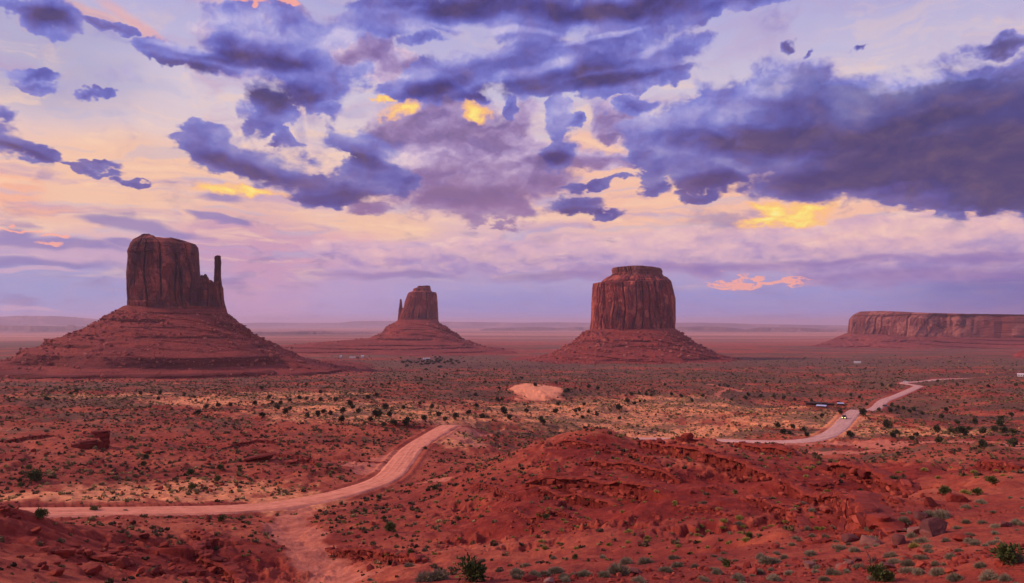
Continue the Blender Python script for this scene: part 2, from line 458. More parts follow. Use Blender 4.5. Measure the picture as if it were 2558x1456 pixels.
def link(name, data, parent=None, label=None, cat=None, group=None, kind=None, loc=None, rot=None, scale=None):
    o = bpy.data.objects.new(name, data)
    COL.objects.link(o)
    if parent is not None:
        o.parent = parent
    for k, v in (('label', label), ('category', cat), ('group', group), ('kind', kind)):
        if v:
            o[k] = v
    if loc is not None:
        o.location = loc
    if rot is not None:
        o.rotation_euler = rot
    if scale is not None:
        o.scale = (scale,) * 3 if isinstance(scale, (int, float)) else scale
    return o


# ================================================================== terrain
_BR = np.log([2, 8, 20, 60, 120, 170, 240, 324, 450, 660, 1000, 1500, 2200, 3000, 5000, 10000, 30000, 70000])
_BZ = np.array([-2.2, -3.4, -7, -19, -32, -42, -45, -47, -57, -66, -84, -104, -117, -124, -138, -155, -175, -190.0])


def zbase(r):
    return np.interp(np.log(np.maximum(r, 2.0)), _BR, _BZ)


# (px, r, py)  visible places of the photograph with their distance; ('z', px, r, z) for ground hidden behind a crest
CTRL = [
    # left slope in front of the road
    (0, 80, 1456), (0, 105, 1350), (0, 128, 1270), (-300, 128, 1262), (-300, 90, 1400), (300, 92, 1456), (300, 120, 1350), (250, 143, 1300), (600, 100, 1456), (600, 125, 1360), (430, 150, 1300),
    # wash below the road
    (760, 108, 1440), (700, 135, 1350), (740, 160, 1287), (850, 96, 1456), (1000, 84, 1420), (900, 118, 1380), (900, 148, 1300), (1020, 172, 1250), (1120, 195, 1195),
    # road corridor left
    (40, 172, 1279), (350, 171, 1275), (600, 174, 1268), (760, 180, 1250), (900, 195, 1222), (975, 214, 1190), (1010, 240, 1148), (1035, 268, 1115), (1080, 300, 1086), (1120, 326, 1065),
    # beyond the road left
    (0, 205, 1225), (300, 205, 1222), (600, 210, 1210), (850, 225, 1170), (0, 250, 1150), (300, 255, 1140), (600, 260, 1130), (850, 275, 1110), (0, 330, 1075), (300, 340, 1065), (600, 345, 1060), (850, 350, 1050),
    (0, 470, 1012), (300, 480, 1010), (600, 470, 1010), (850, 440, 1010), (0, 680, 975), (300, 700, 975), (600, 640, 975), (900, 620, 977), (0, 950, 962), (300, 980, 960), (600, 900, 958), (900, 850, 956), (-400, 200, 1230), (-400, 340, 1070), (-400, 700, 975), (-400, 1000, 960),
    # middle
    (1050, 430, 1030), (1200, 390, 1062), (1180, 330, 1085), (1250, 280, 1120), (1300, 460, 1030), (1100, 620, 975), (1100, 880, 950), (1290, 590, 1000), (1350, 650, 972), (1420, 600, 1000), (1500, 520, 1010), (1500, 700, 975), (1500, 1000, 945), (1300, 1100, 935),
    # red slopes of the middle foreground
    (1100, 115, 1350), (1100, 150, 1270), (1200, 170, 1180), (1300, 130, 1250), (1300, 155, 1190), (1300, 176, 1133), (1300, 102, 1350), (1500, 120, 1250), (1500, 155, 1150), (1500, 90, 1350), (1400, 186, 1090), (1500, 196, 1070), (1600, 196, 1101), (1665, 193, 1101),
    (1720, 190, 1090), (1700, 160, 1130), (1700, 120, 1220), (1700, 95, 1310), (1850, 180, 1106), (1850, 150, 1150), (1850, 118, 1220), (1850, 95, 1290), (2000, 165, 1136), (2000, 130, 1190), (2000, 100, 1260), (2150, 148, 1161), (2150, 120, 1205), (2150, 90, 1270),
    (2300, 138, 1160), (2300, 110, 1200), (2450, 126, 1157), (2557, 120, 1160), (2700, 115, 1165), (2950, 110, 1170), (1600, 82, 1375), (1800, 76, 1365), (1990, 72, 1325), (1250, 84, 1400),
    # near shelf
    (1080, 50, 1452), (1250, 44, 1425), (1400, 44, 1405), (1550, 46, 1395), (1700, 48, 1388), (1850, 52, 1368), (2000, 57, 1335), (2150, 62, 1300), (2280, 70, 1262), (2400, 84, 1222), (2557, 92, 1195), (2750, 92, 1190),
    (1300, 34, 1452), (1500, 30, 1456), (1700, 27, 1456), (1700, 36, 1420), (2000, 22, 1456), (2000, 32, 1400), (2000, 44, 1360), (2300, 19, 1456), (2300, 28, 1390), (2300, 42, 1320), (2557, 17, 1456), (2557, 26, 1380), (2557, 42, 1290), (2557, 65, 1230), (2800, 17, 1456), (2800, 42, 1290), (2400, 60, 1265),
    # plain behind the ridge
    (1640, 400, 1097), (1750, 410, 1096), (1900, 385, 1104), (2000, 385, 1101), (2080, 412, 1086), (2115, 470, 1046), (2142, 515, 1024), (1600, 460, 1060), (1800, 470, 1050), (1950, 480, 1040), (1600, 600, 1000), (1800, 600, 1005), (2000, 560, 1015), (2060, 560, 1012), (2300, 420, 1080), (2500, 400, 1085), (2300, 320, 1115), (2557, 300, 1130), (2450, 500, 1045),
    (2250, 520, 1032), (2400, 600, 1018), (2557, 560, 1030), (2800, 420, 1085), (2800, 600, 1020),
    (2186, 632, 1019), (2220, 700, 995), (2290, 860, 965), (2250, 930, 957), (2340, 1030, 948), (1800, 800, 965), (2000, 800, 968), (2500, 850, 968), (2557, 1100, 940), (2000, 1200, 935), (1700, 1200, 930), (2300, 1500, 918), (2557, 1500, 918),
    (1400, 1700, 912), (1800, 1700, 910), (2200, 2300, 893), (2500, 2600, 885), (900, 1900, 902), (600, 1900, 902), (100, 1900, 902), (2200, 3600, 872), (2557, 3600, 872), (1900, 3200, 875),
]
CTRLZ = [  # hidden ground
    (1300, 235, -44), (1400, 250, -47), (1500, 260, -50), (1600, 270, -52), (1720, 250, -50), (1850, 240, -49), (2000, 220, -46), (2150, 200, -44), (2300, 190, -42), (2450, 180, -40), (2700, 170, -38), (1720, 320, -59), (2000, 310, -57), (2300, 250, -47), (2557, 230, -45),
    (0, 150, -40), (-300, 155, -41), (2160, 565, -67), (2060, 640, -71), (1900, 640, -70), (2250, 620, -70), (1500, 64, -21), (1700, 62, -21.5), (1850, 64, -22.5), (2000, 66, -21.5), (2150, 74, -22.5), (2280, 84, -23), (1250, 60, -21), (1000, 60, -24), (600, 60, -22), (0, 50, -19), (-400, 50, -19),
    (1278, 8, -3.4), (-400, 20, -8), (600, 25, -9.5), (2900, 8, -3.4), (0, 12, -5), (-1500, 200, -45), (4200, 200, -38), (-1500, 30, -11), (4200, 30, -9), (-1500, 900, -78), (4200, 900, -75), (-1500, 6000, -143), (4200, 6000, -143), (1278, 6000, -141), (1278, 20000, -167), (1278, 70000, -190), (0, 20000, -167), (2557, 20000, -167),
]


def _col(px):
    return math.atan2((px - CX) / F_PX, 1.0)


_pa, _pl, _pq = [], [], []
for px, r, py in CTRL:
    a_, e_ = azel(px, py)
    _pa.append(a_); _pl.append(math.log(r)); _pq.append(math.tan(e_) - zbase(r) / r)
for px, r, z in CTRLZ:
    _pa.append(_col(px)); _pl.append(math.log(r)); _pq.append((z - zbase(r)) / r)
_pa, _pl, _pq = np.array(_pa), np.array(_pl), np.array(_pq)
AZS = 2.2


def _kern(a0, l0, a1, l1):
    d2 = ((a0[:, None] - a1[None]) * AZS) ** 2 + ((l0[:, None] - l1[None])) ** 2
    return np.sqrt(d2 + 0.05 ** 2)


_K = _kern(_pa, _pl, _pa, _pl)
_w = np.linalg.solve(_K + 0.002 * np.eye(len(_pa)) * -1.0, _pq)
# evaluate on a coarse grid, then look up bilinearly
GA = np.linspace(-1.35, 1.35, 541)
GL = np.linspace(math.log(2.0), math.log(80000), 520)
_ga2, _gl2 = np.meshgrid(GA, GL)
_gq = np.zeros(_ga2.size)
for s0 in range(0, _ga2.size, 40000):
    sl = slice(s0, s0 + 40000)
    _gq[sl] = _kern(_ga2.ravel()[sl], _gl2.ravel()[sl], _pa, _pl) @ _w
_gq = _gq.reshape(_ga2.shape)


def _lookup(grid, a, l):
    fa = np.clip((a - GA[0]) / (GA[1] - GA[0]), 0, len(GA) - 1.001)
    fl = np.clip((l - GL[0]) / (GL[1] - GL[0]), 0, len(GL) - 1.001)
    ia, il = fa.astype(int), fl.astype(int)
    ta, tl = fa - ia, fl - il
    return (grid[il, ia] * (1 - ta) + grid[il, ia + 1] * ta) * (1 - tl) + (grid[il + 1, ia] * (1 - ta) + grid[il + 1, ia + 1] * ta) * tl


def h_smooth(a, r):
    return zbase(r) + _lookup(_gq, a, np.log(np.maximum(r, 2.0))) * r


_PR = np.exp(np.linspace(math.log(10), math.log(9000), 2600))


def pick(px, py, rmin=10.0):
    """first place where the line of sight meets the smooth ground"""
    a, e = azel(px, py)
    rr = _PR[_PR > rmin]
    q = h_smooth(np.full_like(rr, a), rr) / rr
    hit = np.nonzero(q >= math.tan(e))[0]
    r = rr[hit[0]] if len(hit) else rr[np.argmax(q)]
    return r * math.sin(a), r * math.cos(a), float(h_smooth(np.array([a]), np.array([r]))[0])


# ---- roads (centre lines by photograph place, forced distance)
def _line(pts):
    out = []
    for px, r, py in pts:
        p = at(px, py, r)
        out.append((p.x, p.y, p.z))
    return np.array(out)


def _smooth_line(p, step):
    """Catmull-Rom through the points, resampled by length"""
    p = np.vstack([2 * p[0] - p[1], p, 2 * p[-1] - p[-2]])
    res = []
    for i in range(1, len(p) - 2):
        n = max(4, int(np.linalg.norm(p[i + 1] - p[i]) / step))
        t = np.linspace(0, 1, n, endpoint=False)[:, None]
        res.append(0.5 * ((2 * p[i]) + (-p[i - 1] + p[i + 1]) * t + (2 * p[i - 1] - 5 * p[i] + 4 * p[i + 1] - p[i + 2]) * t ** 2 + (-p[i - 1] + 3 * p[i] - 3 * p[i + 1] + p[i + 2]) * t ** 3))
    res.append(p[-2][None])
    return np.vstack(res)


ROAD_NEAR = _smooth_line(_line([(-420, 172, 1282), (-150, 171, 1280), (60, 171, 1278), (350, 171, 1275.5), (600, 174, 1269), (760, 181, 1251), (890, 197, 1221), (965, 216, 1191), (1003, 241, 1150), (1032, 268, 1117), (1078, 300, 1087), (1116, 326, 1065), (1136, 340, 1063), (1160, 368, 1074), (1200, 392, 1084)]), 1.5)
ROAD_FAR = _smooth_line(_line([(1240, 400, 1080), (1420, 405, 1096), (1560, 402, 1096), (1640, 402, 1096), (1760, 402, 1098), (1880, 396, 1102), (1975, 392, 1102), (2045, 402, 1094), (2090, 430, 1072), (2115, 470, 1046), (2138, 518, 1025), (2168, 570, 1026), (2190, 636, 1017), (2208, 690, 1000), (2240, 760, 988), (2288, 850, 967), (2292, 880, 963.5), (2260, 930, 958), (2262, 960, 955), (2310, 1000, 952), (2350, 1060, 947), (2470, 1120, 944)]), 4.0)
WASHES = [  # pale dry water courses: points, half width
    (_line([(745, 172, 1285), (730, 160, 1300), (740, 145, 1330), (770, 126, 1380), (830, 108, 1425), (880, 95, 1456)]), 3.2),
    (_line([(690, 150, 1310), (720, 140, 1335), (760, 130, 1365)]), 3.0),
    (_line([(1020, 250, 1130), (960, 235, 1150), (900, 225, 1170), (1000, 262, 1120)]), 2.0),
    (_line([(1145, 318, 1076), (1200, 330, 1070), (1250, 342, 1068)]), 3.6),
    (_line([(1120, 335, 1085), (1115, 310, 1100), (1150, 295, 1110), (1190, 285, 1118)]), 3.2),
    (_line([(2010, 380, 1110), (2150, 372, 1115), (2250, 350, 1118), (2400, 340, 1120), (2557, 322, 1128), (2700, 300, 1135)]), 7.0),
    (_line([(1940, 350, 1108), (2060, 345, 1118), (2160, 340, 1128), (2220, 335, 1135)]), 6.0),
    (_line([(1130, 190, 1210), (1060, 200, 1200)]), 2.0),
    (_line([(905, 238, 1150), (950, 242, 1140)]), 7.0),
    (_line([(1820, 780, 1018), (1790, 700, 1010), (1830, 640, 1030)]), 2.5),
    (_line([(1600, 900, 975), (1760, 820, 985), (1850, 760, 1000)]), 2.2),
]


def dist_to_line(x, y, line):
    """distance and nearest index, brute force in chunks"""
    d = np.full(x.shape, 1e9, dtype=np.float32)
    idx = np.zeros(x.shape, dtype=np.int32)
    lo, hi = line[:, :2].min(0) - 45, line[:, :2].max(0) + 45
    sel = np.nonzero((x > lo[0]) & (x < hi[0]) & (y > lo[1]) & (y < hi[1]))[0]
    for s0 in range(0, len(sel), 20000):
        s = sel[s0:s0 + 20000]
        dd = (x[s, None] - line[None, :, 0]) ** 2 + (y[s, None] - line[None, :, 1]) ** 2
        k = dd.argmin(1)
        d[s] = np.sqrt(dd[np.arange(len(s)), k])
        idx[s] = k
    return d, idx


# ---- rock ledges of the foreground: polylines in the photograph; the ground drops by h metres on the near side
LEDGES = [
    # (points, drop height, block size)
    ([(1392, 1106), (1440, 1112), (1500, 1122), (1552, 1128)], 1.0, 0.9),
    ([(1560, 1130), (1620, 1150), (1640, 1165)], 0.8, 0.7),
    ([(1340, 1214), (1390, 1218), (1440, 1228), (1490, 1236), (1550, 1240)], 1.3, 1.1),
    ([(1310, 1212), (1380, 1206), (1460, 1205), (1520, 1212), (1570, 1222), (1640, 1228)], 1.6, 1.4),
    ([(1245, 1262), (1300, 1272), (1350, 1280), (1400, 1276), (1440, 1284), (1500, 1296)], 0.9, 0.6),
    ([(1455, 1160), (1520, 1166), (1580, 1172), (1650, 1184), (1700, 1192)], 1.3, 1.1),
    ([(1690, 1100), (1720, 1088), (1745, 1096)], 1.5, 1.2),
    ([(1600, 1100), (1660, 1118), (1720, 1134), (1790, 1150), (1850, 1166), (1905, 1180), (1945, 1198)], 2.0, 1.5),
    ([(1945, 1200), (2000, 1216), (2060, 1232), (2110, 1250), (2150, 1290)], 2.0, 1.5),
    ([(1830, 1106), (1880, 1112), (1930, 1122), (1985, 1138), (2040, 1142), (2090, 1150)], 1.6, 1.3),
    ([(2060, 1168), (2120, 1180), (2180, 1195), (2230, 1222), (2280, 1250)], 2.4, 1.9),
    ([(2100, 1280), (2150, 1300), (2220, 1325)], 1.6, 1.3),
    ([(880, 1140), (990, 1150)], 0.5, 0.5),
    ([(1180, 1158), (1240, 1168), (1300, 1178), (1330, 1190)], 0.9, 0.9),
    ([(1175, 1210), (1230, 1216), (1290, 1238)], 0.7, 0.5),
    ([(820, 1370), (870, 1378), (940, 1386), (1000, 1398), (1050, 1404)], 1.4, 1.2),
    ([(-30, 1264), (5, 1274), (38, 1288)], 1.4, 1.3),
    ([(150, 1300), (110, 1340), (130, 1365), (100, 1400)], 1.8, 1.4),
    ([(470, 1325), (520, 1345), (500, 1375), (560, 1400), (610, 1440)], 1.6, 1.4),
    ([(200, 1365), (240, 1385), (330, 1410)], 1.2, 1.1),
    ([(700, 1155), (770, 1150), (800, 1160)], 1.2, 0.7),
    ([(640, 1120), (690, 1128), (770, 1140)], 1.0, 0.6),
    ([(0, 1096), (60, 1090), (140, 1082)], 1.2, 0.9),
    ([(920, 1060), (1000, 1066), (1080, 1062)], 0.8, 0.5),
    ([(560, 1112), (640, 1104), (700, 1108)], 1.2, 0.8),
    ([(2020, 1340), (2100, 1330), (2180, 1300)], 0.7, 0.7),
    ([(1900, 1070), (1960, 1074), (2010, 1080)], 0.8, 0.8),
    ([(2440, 1158), (2500, 1172), (2557, 1178)], 1.0, 1.0),
    ([(2170, 1040), (2260, 1062), (2330, 1075)], 0.8, 0.5),
    ([(1850, 1240), (1900, 1250), (1960, 1262), (2010, 1284)], 1.2, 1.0),
    ([(1700, 1262), (1760, 1268), (1820, 1280)], 0.9, 0.8),
]
LEDGE3 = []
for li_, (pts, hgt_, bs) in enumerate(LEDGES):
    if 1150 < pts[0][0] < 1900 and 1086 < pts[0][1] < 1230:
        hgt_, bs = hgt_ * 1.45, bs * 1.2
    w = np.array([pick(px, py) for px, py in pts])
    keep = [0]
    for i in range(1, len(w)):                       # a point that lands beyond a crest is dropped
        if np.linalg.norm(w[i, :2] - w[keep[-1], :2]) < 45:
            keep.append(i)
    w = w[keep]
    if len(w) >= 2:
        LEDGE3.append((_smooth_line(w, 0.6), hgt_, bs))


def ground(x, y, detail=True):
    """height of the ground at world x, y (arrays)"""
    r = np.hypot(x, y)
    a = np.arctan2(x, y)
    z = h_smooth(a, r)
    # rolling relief that grows with distance, none beyond the buttes
    amp = np.interp(r, [10, 40, 120, 300, 700, 1500, 3000], [0.05, 0.3, 0.9, 1.5, 2.2, 1.6, 1.0])
    z = z + amp * 0.55 * fbm(x / 23.0, y / 23.0, 3, 1)
    z = z + np.interp(r, [100, 300, 900, 2500], [0.0, 1.0, 2.2, 2.0]) * fbm(x / 95.0, y / 95.0, 2, 9) * np.interp(r, [900, 2500, 6000], [1, 1, 0.3])
    if detail:
        # gullies
        g = ridged(x / 14.0 + 0.6 * perlin(x / 30, y / 30, 4), y / 14.0, 3, 21)
        z = z - np.interp(r, [12, 60, 150, 400, 900], [0.0, 0.35, 0.5, 0.6, 0.0]) * np.clip(g - 0.55, 0, 1)
        z = z + np.interp(r, [10, 60, 300, 800, 2000], [0.05, 0.16, 0.22, 0.35, 0.1]) * fbm(x / 3.1, y / 3.1, 3, 5)
        z = z + np.interp(r, [10, 60, 200, 500], [0.025, 0.05, 0.06, 0.0]) * fbm(x / 0.7, y / 0.7, 2, 7)
    # strata: the slope breaks into thin hard benches in some areas
    patch = sstep(-0.05, 0.35, fbm(x / 60.0, y / 60.0, 2, 33)) * np.interp(r, [25, 70, 190, 260, 500, 1000, 1300], [0.0, 0.25, 0.35, 0.9, 0.9, 0.35, 0.0])
    hstep = 1.9
    q = (z + 0.9 * perlin(x / 17, y / 17, 40)) / hstep
    fr = q - np.floor(q)
    zt = (np.floor(q) + sstep(0.42, 0.58, fr)) * hstep - 0.9 * perlin(x / 17, y / 17, 40)
    z = z + (zt - z) * patch * 0.75
    return z


print('terrain control done')

# ---- the ground sheet: rows spaced by distance, columns by bearing (finer near the viewpoint)
AZ = np.concatenate([np.linspace(-1.30, -0.72, 80, endpoint=False), np.linspace(-0.72, 0.72, 1120, endpoint=False), np.linspace(0.72, 1.30, 81)])
NCOL = len(AZ)
RR = np.exp(np.concatenate([np.linspace(math.log(0.7), math.log(15), 60, endpoint=False), np.linspace(math.log(15), math.log(1500), 1050, endpoint=False),
                            np.linspace(math.log(1500), math.log(75000), 190)]))
A2, R2 = np.meshgrid(AZ, RR)
X = (R2 * np.sin(A2)).ravel()
Y = (R2 * np.cos(A2)).ravel()
RF = R2.ravel()
Z = ground(X, Y)

# drop below each ledge line
ledge_mask = np.zeros(len(X), dtype=np.float32)
for line, hgt_, bs in LEDGE3:
    d, k = dist_to_line(X, Y, line)
    t = np.gradient(line[:, :2], axis=0)
    t /= np.linalg.norm(t, axis=1)[:, None] + 1e-9
    near = np.nonzero(d < 16)[0]
    kk = k[near]
    nx, ny = -t[kk, 1], t[kk, 0]
    side = (X[near] - line[kk, 0]) * nx + (Y[near] - line[kk, 1]) * ny
    # + side = away from the viewpoint
    away = np.sign(nx * line[kk, 0] + ny * line[kk, 1])
    side = side * away
    endf = sstep(0, 6, np.minimum(kk, len(line) - 1 - kk).astype(float))
    wob = 0.35 * fbm(X[near] / 2.2, Y[near] / 2.2, 2, 60)
    s = side + wob
    up = np.where(s > 0, np.exp(-np.maximum(s, 0) / (6.0)), 0)
    dn = np.where(s <= 0, np.exp(-np.maximum(-s, 0) / (5.0)), 0)
    Z[near] += hgt_ * 0.42 * (up - dn) * endf
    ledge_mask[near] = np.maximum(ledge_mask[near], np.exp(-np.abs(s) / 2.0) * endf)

# roads are graded into the ground
road_mask = np.zeros(len(X), dtype=np.float32)
verge = np.zeros(len(X), dtype=np.float32)
for line, hw in ((ROAD_NEAR, 4.3), (ROAD_FAR, 4.6)):
    d, k = dist_to_line(X, Y, line)
    near = np.nonzero(d < 26)[0]
    w = 1 - sstep(hw + 1.2, hw + 12, d[near])
    Z[near] = Z[near] * (1 - w) + (line[k[near], 2] - 0.30) * w
    # a low bank of graded soil on both sides
    Z[near] += 0.45 * np.exp(-((d[near] - hw - 1.6) / 0.8) ** 2) * (1 + 0.7 * perlin(X[near] / 3, Y[near] / 3, 8))
    verge[near] = np.maximum(verge[near], 1 - sstep(hw, hw + 5, d[near]))
wash = np.zeros(len(X), dtype=np.float32)
wob = 0.55 * fbm(X / 7.0, Y / 7.0, 3, 71)
for line, hw in WASHES:
    line = _smooth_line(line, 1.5)
    d, k = dist_to_line(X, Y, line)
    near = np.nonzero(d < hw * 3 + 4)[0]
    f = 1 - sstep(hw * 0.6, hw * 1.7, d[near] + hw * wob[near])
    wash[near] = np.maximum(wash[near], f)
    Z[near] -= 0.25 * f

# ---- colour zones of the ground: soil tones, and one patch of painted shade
def zone(px, py, rpx, rpy, r=None, seed=0):
    """elliptical patch around the ground seen at px, py"""
    if r is None:
        gx, gy, gz = pick(px, py)
    else:
        p = at(px, py, r); gx, gy = p.x, p.y
    rr = math.hypot(gx, gy)
    az0 = math.atan2(gx, gy)
    lr = np.log(RF / rr)
    # width in bearing, depth in log distance
    da = (A2.ravel() - az0) / (rpx / F_PX)
    zz = abs(zbase(rr)) / rr * F_PX
    dl = lr / (rpy / zz)
    return 1 - sstep(0.55, 1.15, np.sqrt(da ** 2 + dl ** 2) + 0.35 * n_zone)


n_zone = fbm(np.sin(A2.ravel()) * 60, np.log(RF) * 26, 3, 91)
sand = np.zeros(len(X), dtype=np.float32)
for z_ in [(1350, 985, 62, 16, 640), (1300, 975, 30, 9, 660), (1650, 1075, 260, 22, 430), (960, 1030, 330, 52, None), (1450, 1030, 300, 45, None), (1750, 1010, 300, 34, None), (600, 1000, 260, 22, None), (1900, 1000, 90, 8, 600), (1980, 1012, 110, 12, 560), (760, 985, 180, 22, None), (250, 990, 220, 14, None), (1560, 1025, 120, 30, None), (2000, 1050, 200, 22, None), (2250, 1080, 200, 18, None), (720, 1250, 120, 40, None), (450, 1210, 260, 40, 200), (200, 1240, 220, 22, 190), (1150, 1100, 60, 30, None)]:
    sand = np.maximum(sand, zone(*z_))
sand = sand * 0.95
dune = zone(1350, 985, 66, 17, 640) + zone(1300, 974, 30, 8, 665)
dune = np.clip(dune, 0, 1)
Z += dune * 0.9
red = np.zeros(len(X), dtype=np.float32)     # deep red shale of the near ridge, plus shade painted at lower left
for z_ in [(1750, 1200, 460, 110, 120), (2200, 1190, 360, 60, 120), (1350, 1270, 260, 120, 125), (2000, 1300, 300, 60, 90), (1500, 1110, 200, 40, 170)]:
    red = np.maximum(red, zone(*z_))
rw_ = np.clip(red * 1.2, 0, 1)
near_left_shade = zone(350, 1385, 420, 75, 115) * 0.9  # shade over the lower left slope, put into the soil as darker red
rw_ = np.maximum(rw_, near_left_shade)
red = np.maximum(red, near_left_shade)
X1, Y1 = X + 5 * perlin(X / 19, Y / 19, 81), Y + 5 * perlin(X / 19, Y / 19, 82)
gul = ridged(X1 / 38.0, Y1 / 46.0, 2, 83)
Z = Z - rw_ * (verge < 0.01) * (1 - np.clip(wash * 2, 0, 1)) * 1.7 * np.clip(gul - 0.45, 0, 1.2) * np.interp(RF, [40, 80], [0.2, 1])
wz_ = 1.3 * perlin(X / 24.0, Y / 24.0, 84) + 0.25 * perlin(X / 3.0, Y / 3.0, 85)
q_ = (Z + wz_) / 2.9
fq = q_ - np.floor(q_)
pm = sstep(0.0, 0.3, fbm(X / 30.0, Y / 30.0, 2, 86)) * rw_ * (verge < 0.01)
Z = Z + ((np.floor(q_) + 0.30 * fq + 0.70 * sstep(0.455, 0.545, fq)) * 2.9 - wz_ - Z) * pm * 0.85
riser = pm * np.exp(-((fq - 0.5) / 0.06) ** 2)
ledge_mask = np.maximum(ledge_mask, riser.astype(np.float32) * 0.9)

# vegetation cover (sage and grass), more of it far out
veg = np.interp(RF, [100, 200, 350, 700, 1100, 2500, 5000, 12000, 40000], [0.0, 0.12, 0.35, 0.5, 0.62, 0.55, 0.35, 0.4, 0.3])
vb = fbm(np.sin(A2.ravel()) * 9, np.log(RF) * 14, 4, 77)
veg = veg + 0.45 * vb * np.clip(veg * 2.5, 0, 1)
for z_, amt in [((1150, 915, 330, 18, 1700), 0.4), ((1090, 903, 90, 12, 1950), 0.7), ((2100, 905, 420, 22, 1800), 0.35), ((60, 850, 160, 12, 4500), 0.6), ((780, 835, 200, 5, 8500), 0.55), ((2350, 985, 330, 40, 900), -0.02), ((1300, 880, 700, 9, 2900), -0.35), ((1480, 850, 900, 6, 4500), -0.3), ((300, 940, 520, 16, 1150), -0.5), ((900, 925, 220, 14, 1300), -0.3)]:
    veg = veg + amt * zone(*z_)
veg = np.clip(veg - dune - wash * 0.6 - verge, 0, 1)
PW_ = np.clip(wash, 0, 1)

GV = np.stack([X, Y, Z], -1)
GZ = Z.reshape(R2.shape)
GLR = np.log(RR)
print('ground rows', R2.shape)


def ground_z(x, y):
    """height of the finished ground sheet"""
    x, y = np.atleast_1d(np.asarray(x, dtype=float)), np.atleast_1d(np.asarray(y, dtype=float))
    a, l = np.arctan2(x, y), np.log(np.hypot(x, y))
    fa = np.clip(np.interp(a, AZ, np.arange(NCOL)), 0, NCOL - 1.001)
    fl = np.interp(l, GLR, np.arange(len(GLR)))
    fl = np.clip(fl, 0, len(GLR) - 1.001)
    ia, il = fa.astype(int), fl.astype(int)
    ta, tl = fa - ia, fl - il
    return (GZ[il, ia] * (1 - ta) + GZ[il, ia + 1] * ta) * (1 - tl) + (GZ[il + 1, ia] * (1 - ta) + GZ[il + 1, ia + 1] * ta) * tl


def field(arr, x, y):
    x, y = np.atleast_1d(x), np.atleast_1d(y)
    a, l = np.arctan2(x, y), np.log(np.hypot(x, y))
    ia = np.clip(np.round(np.interp(a, AZ, np.arange(NCOL))).astype(int), 0, NCOL - 1)
    il = np.clip(np.round(np.interp(l, GLR, np.arange(len(GLR)))).astype(int), 0, len(GLR) - 1)
    return arr.reshape(R2.shape)[il, ia]


def pick_ground(px, py, rmin=12.0):
    """where the line of sight through a place of the photograph first meets the finished ground"""
    a, e = azel(px, py)
    ia = int(np.argmin(np.abs(AZ - a)))
    q = GZ[:, ia] / RR
    hit = np.nonzero((q >= math.tan(e)) & (RR > rmin))[0]
    r = RR[hit[0]] if len(hit) else RR[np.argmax(np.where(RR < 9000, q, -9))]
    x, y = r * math.sin(a), r * math.cos(a)
    return x, y, float(ground_z(x, y)[0])


# ------------------------------------------------------------------ materials
def material(name):
    m = bpy.data.materials.new(name)
    m.use_nodes = True
    t = NT(m.node_tree)
    t.n.clear()
    bs = t.new('ShaderNodeBsdfPrincipled')
    out = t.new('ShaderNodeOutputMaterial')
    t.l.new(bs.outputs[0], out.inputs['Surface'])
    bs.inputs['Roughness'].default_value = 0.9
    bs.inputs['Specular IOR Level'].default_value = 0.15
    return m, t, bs


def bump(t, bs, height, strength, dist):
    b = t.new('ShaderNodeBump')
    b.inputs['Strength'].default_value = strength
    b.inputs['Distance'].default_value = dist
    t.put(b.inputs['Height'], height)
    t.l.new(b.outputs[0], bs.inputs['Normal'])
    return b


def attr(t, name):
    return t.new('ShaderNodeAttribute', attribute_name=name).outputs['Fac']


def rgb(r, g, b):
    return (r, g, b, 1.0)


def pos(t):
    return t.new('ShaderNodeNewGeometry').outputs['Position']


# desert soil
M_SOIL, t, bs = material('red_desert_soil')
p = pos(t)
dist = t.v('LENGTH', p)
n1 = t.noise(p, 0.035, 6, 0.6)
n2 = t.noise(p, 0.45, 6, 0.65)
n3 = t.noise(p, 5.0, 5, 0.6)
n4 = t.noise(p, 0.0035, 7, 0.62)
soil = t.ramp(t.m('ADD', t.m('MULTIPLY', n1, 0.6), t.m('MULTIPLY', n2, 0.4)), [(0.34, rgb(0.17, 0.026, 0.020)), (0.46, rgb(0.29, 0.052, 0.032)), (0.56, rgb(0.42, 0.100, 0.052)), (0.70, rgb(0.60, 0.19, 0.10))])
sandc = t.ramp(n2, [(0.3, rgb(0.62, 0.20, 0.09)), (0.55, rgb(0.84, 0.35, 0.16)), (0.75, rgb(0.95, 0.47, 0.24))])
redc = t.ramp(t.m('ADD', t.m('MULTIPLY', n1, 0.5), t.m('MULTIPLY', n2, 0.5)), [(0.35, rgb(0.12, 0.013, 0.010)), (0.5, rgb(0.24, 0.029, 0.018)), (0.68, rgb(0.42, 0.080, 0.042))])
washc = t.ramp(n2, [(0.3, rgb(0.42, 0.12, 0.075)), (0.7, rgb(0.68, 0.25, 0.155))])
vegn = t.noise(p, 0.22, 7, 0.75)
vegc = t.ramp(t.m('ADD', t.m('MULTIPLY', n4, 0.5), t.m('MULTIPLY', n3, 0.5)), [(0.35, rgb(0.060, 0.042, 0.034)), (0.55, rgb(0.12, 0.088, 0.054)), (0.7, rgb(0.24, 0.18, 0.09))])
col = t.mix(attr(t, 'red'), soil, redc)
sandf = t.m('MULTIPLY', attr(t, 'sand'), t.map(t.m('ADD', t.m('MULTIPLY', n1, 0.5), t.m('MULTIPLY', n2, 0.5)), 0.30, 0.50))
col = t.mix(sandf, col, sandc)
col = t.mix(t.m('MULTIPLY', attr(t, 'dune'), 0.95), col, rgb(0.84, 0.35, 0.19))
washf = t.map(t.m('ADD', attr(t, 'wash'), t.m('MULTIPLY', t.m('SUBTRACT', n2, 0.5), 0.9)), 0.25, 0.7)
washf = t.m('MULTIPLY', washf, t.map(attr(t, 'wash'), 0.02, 0.2))
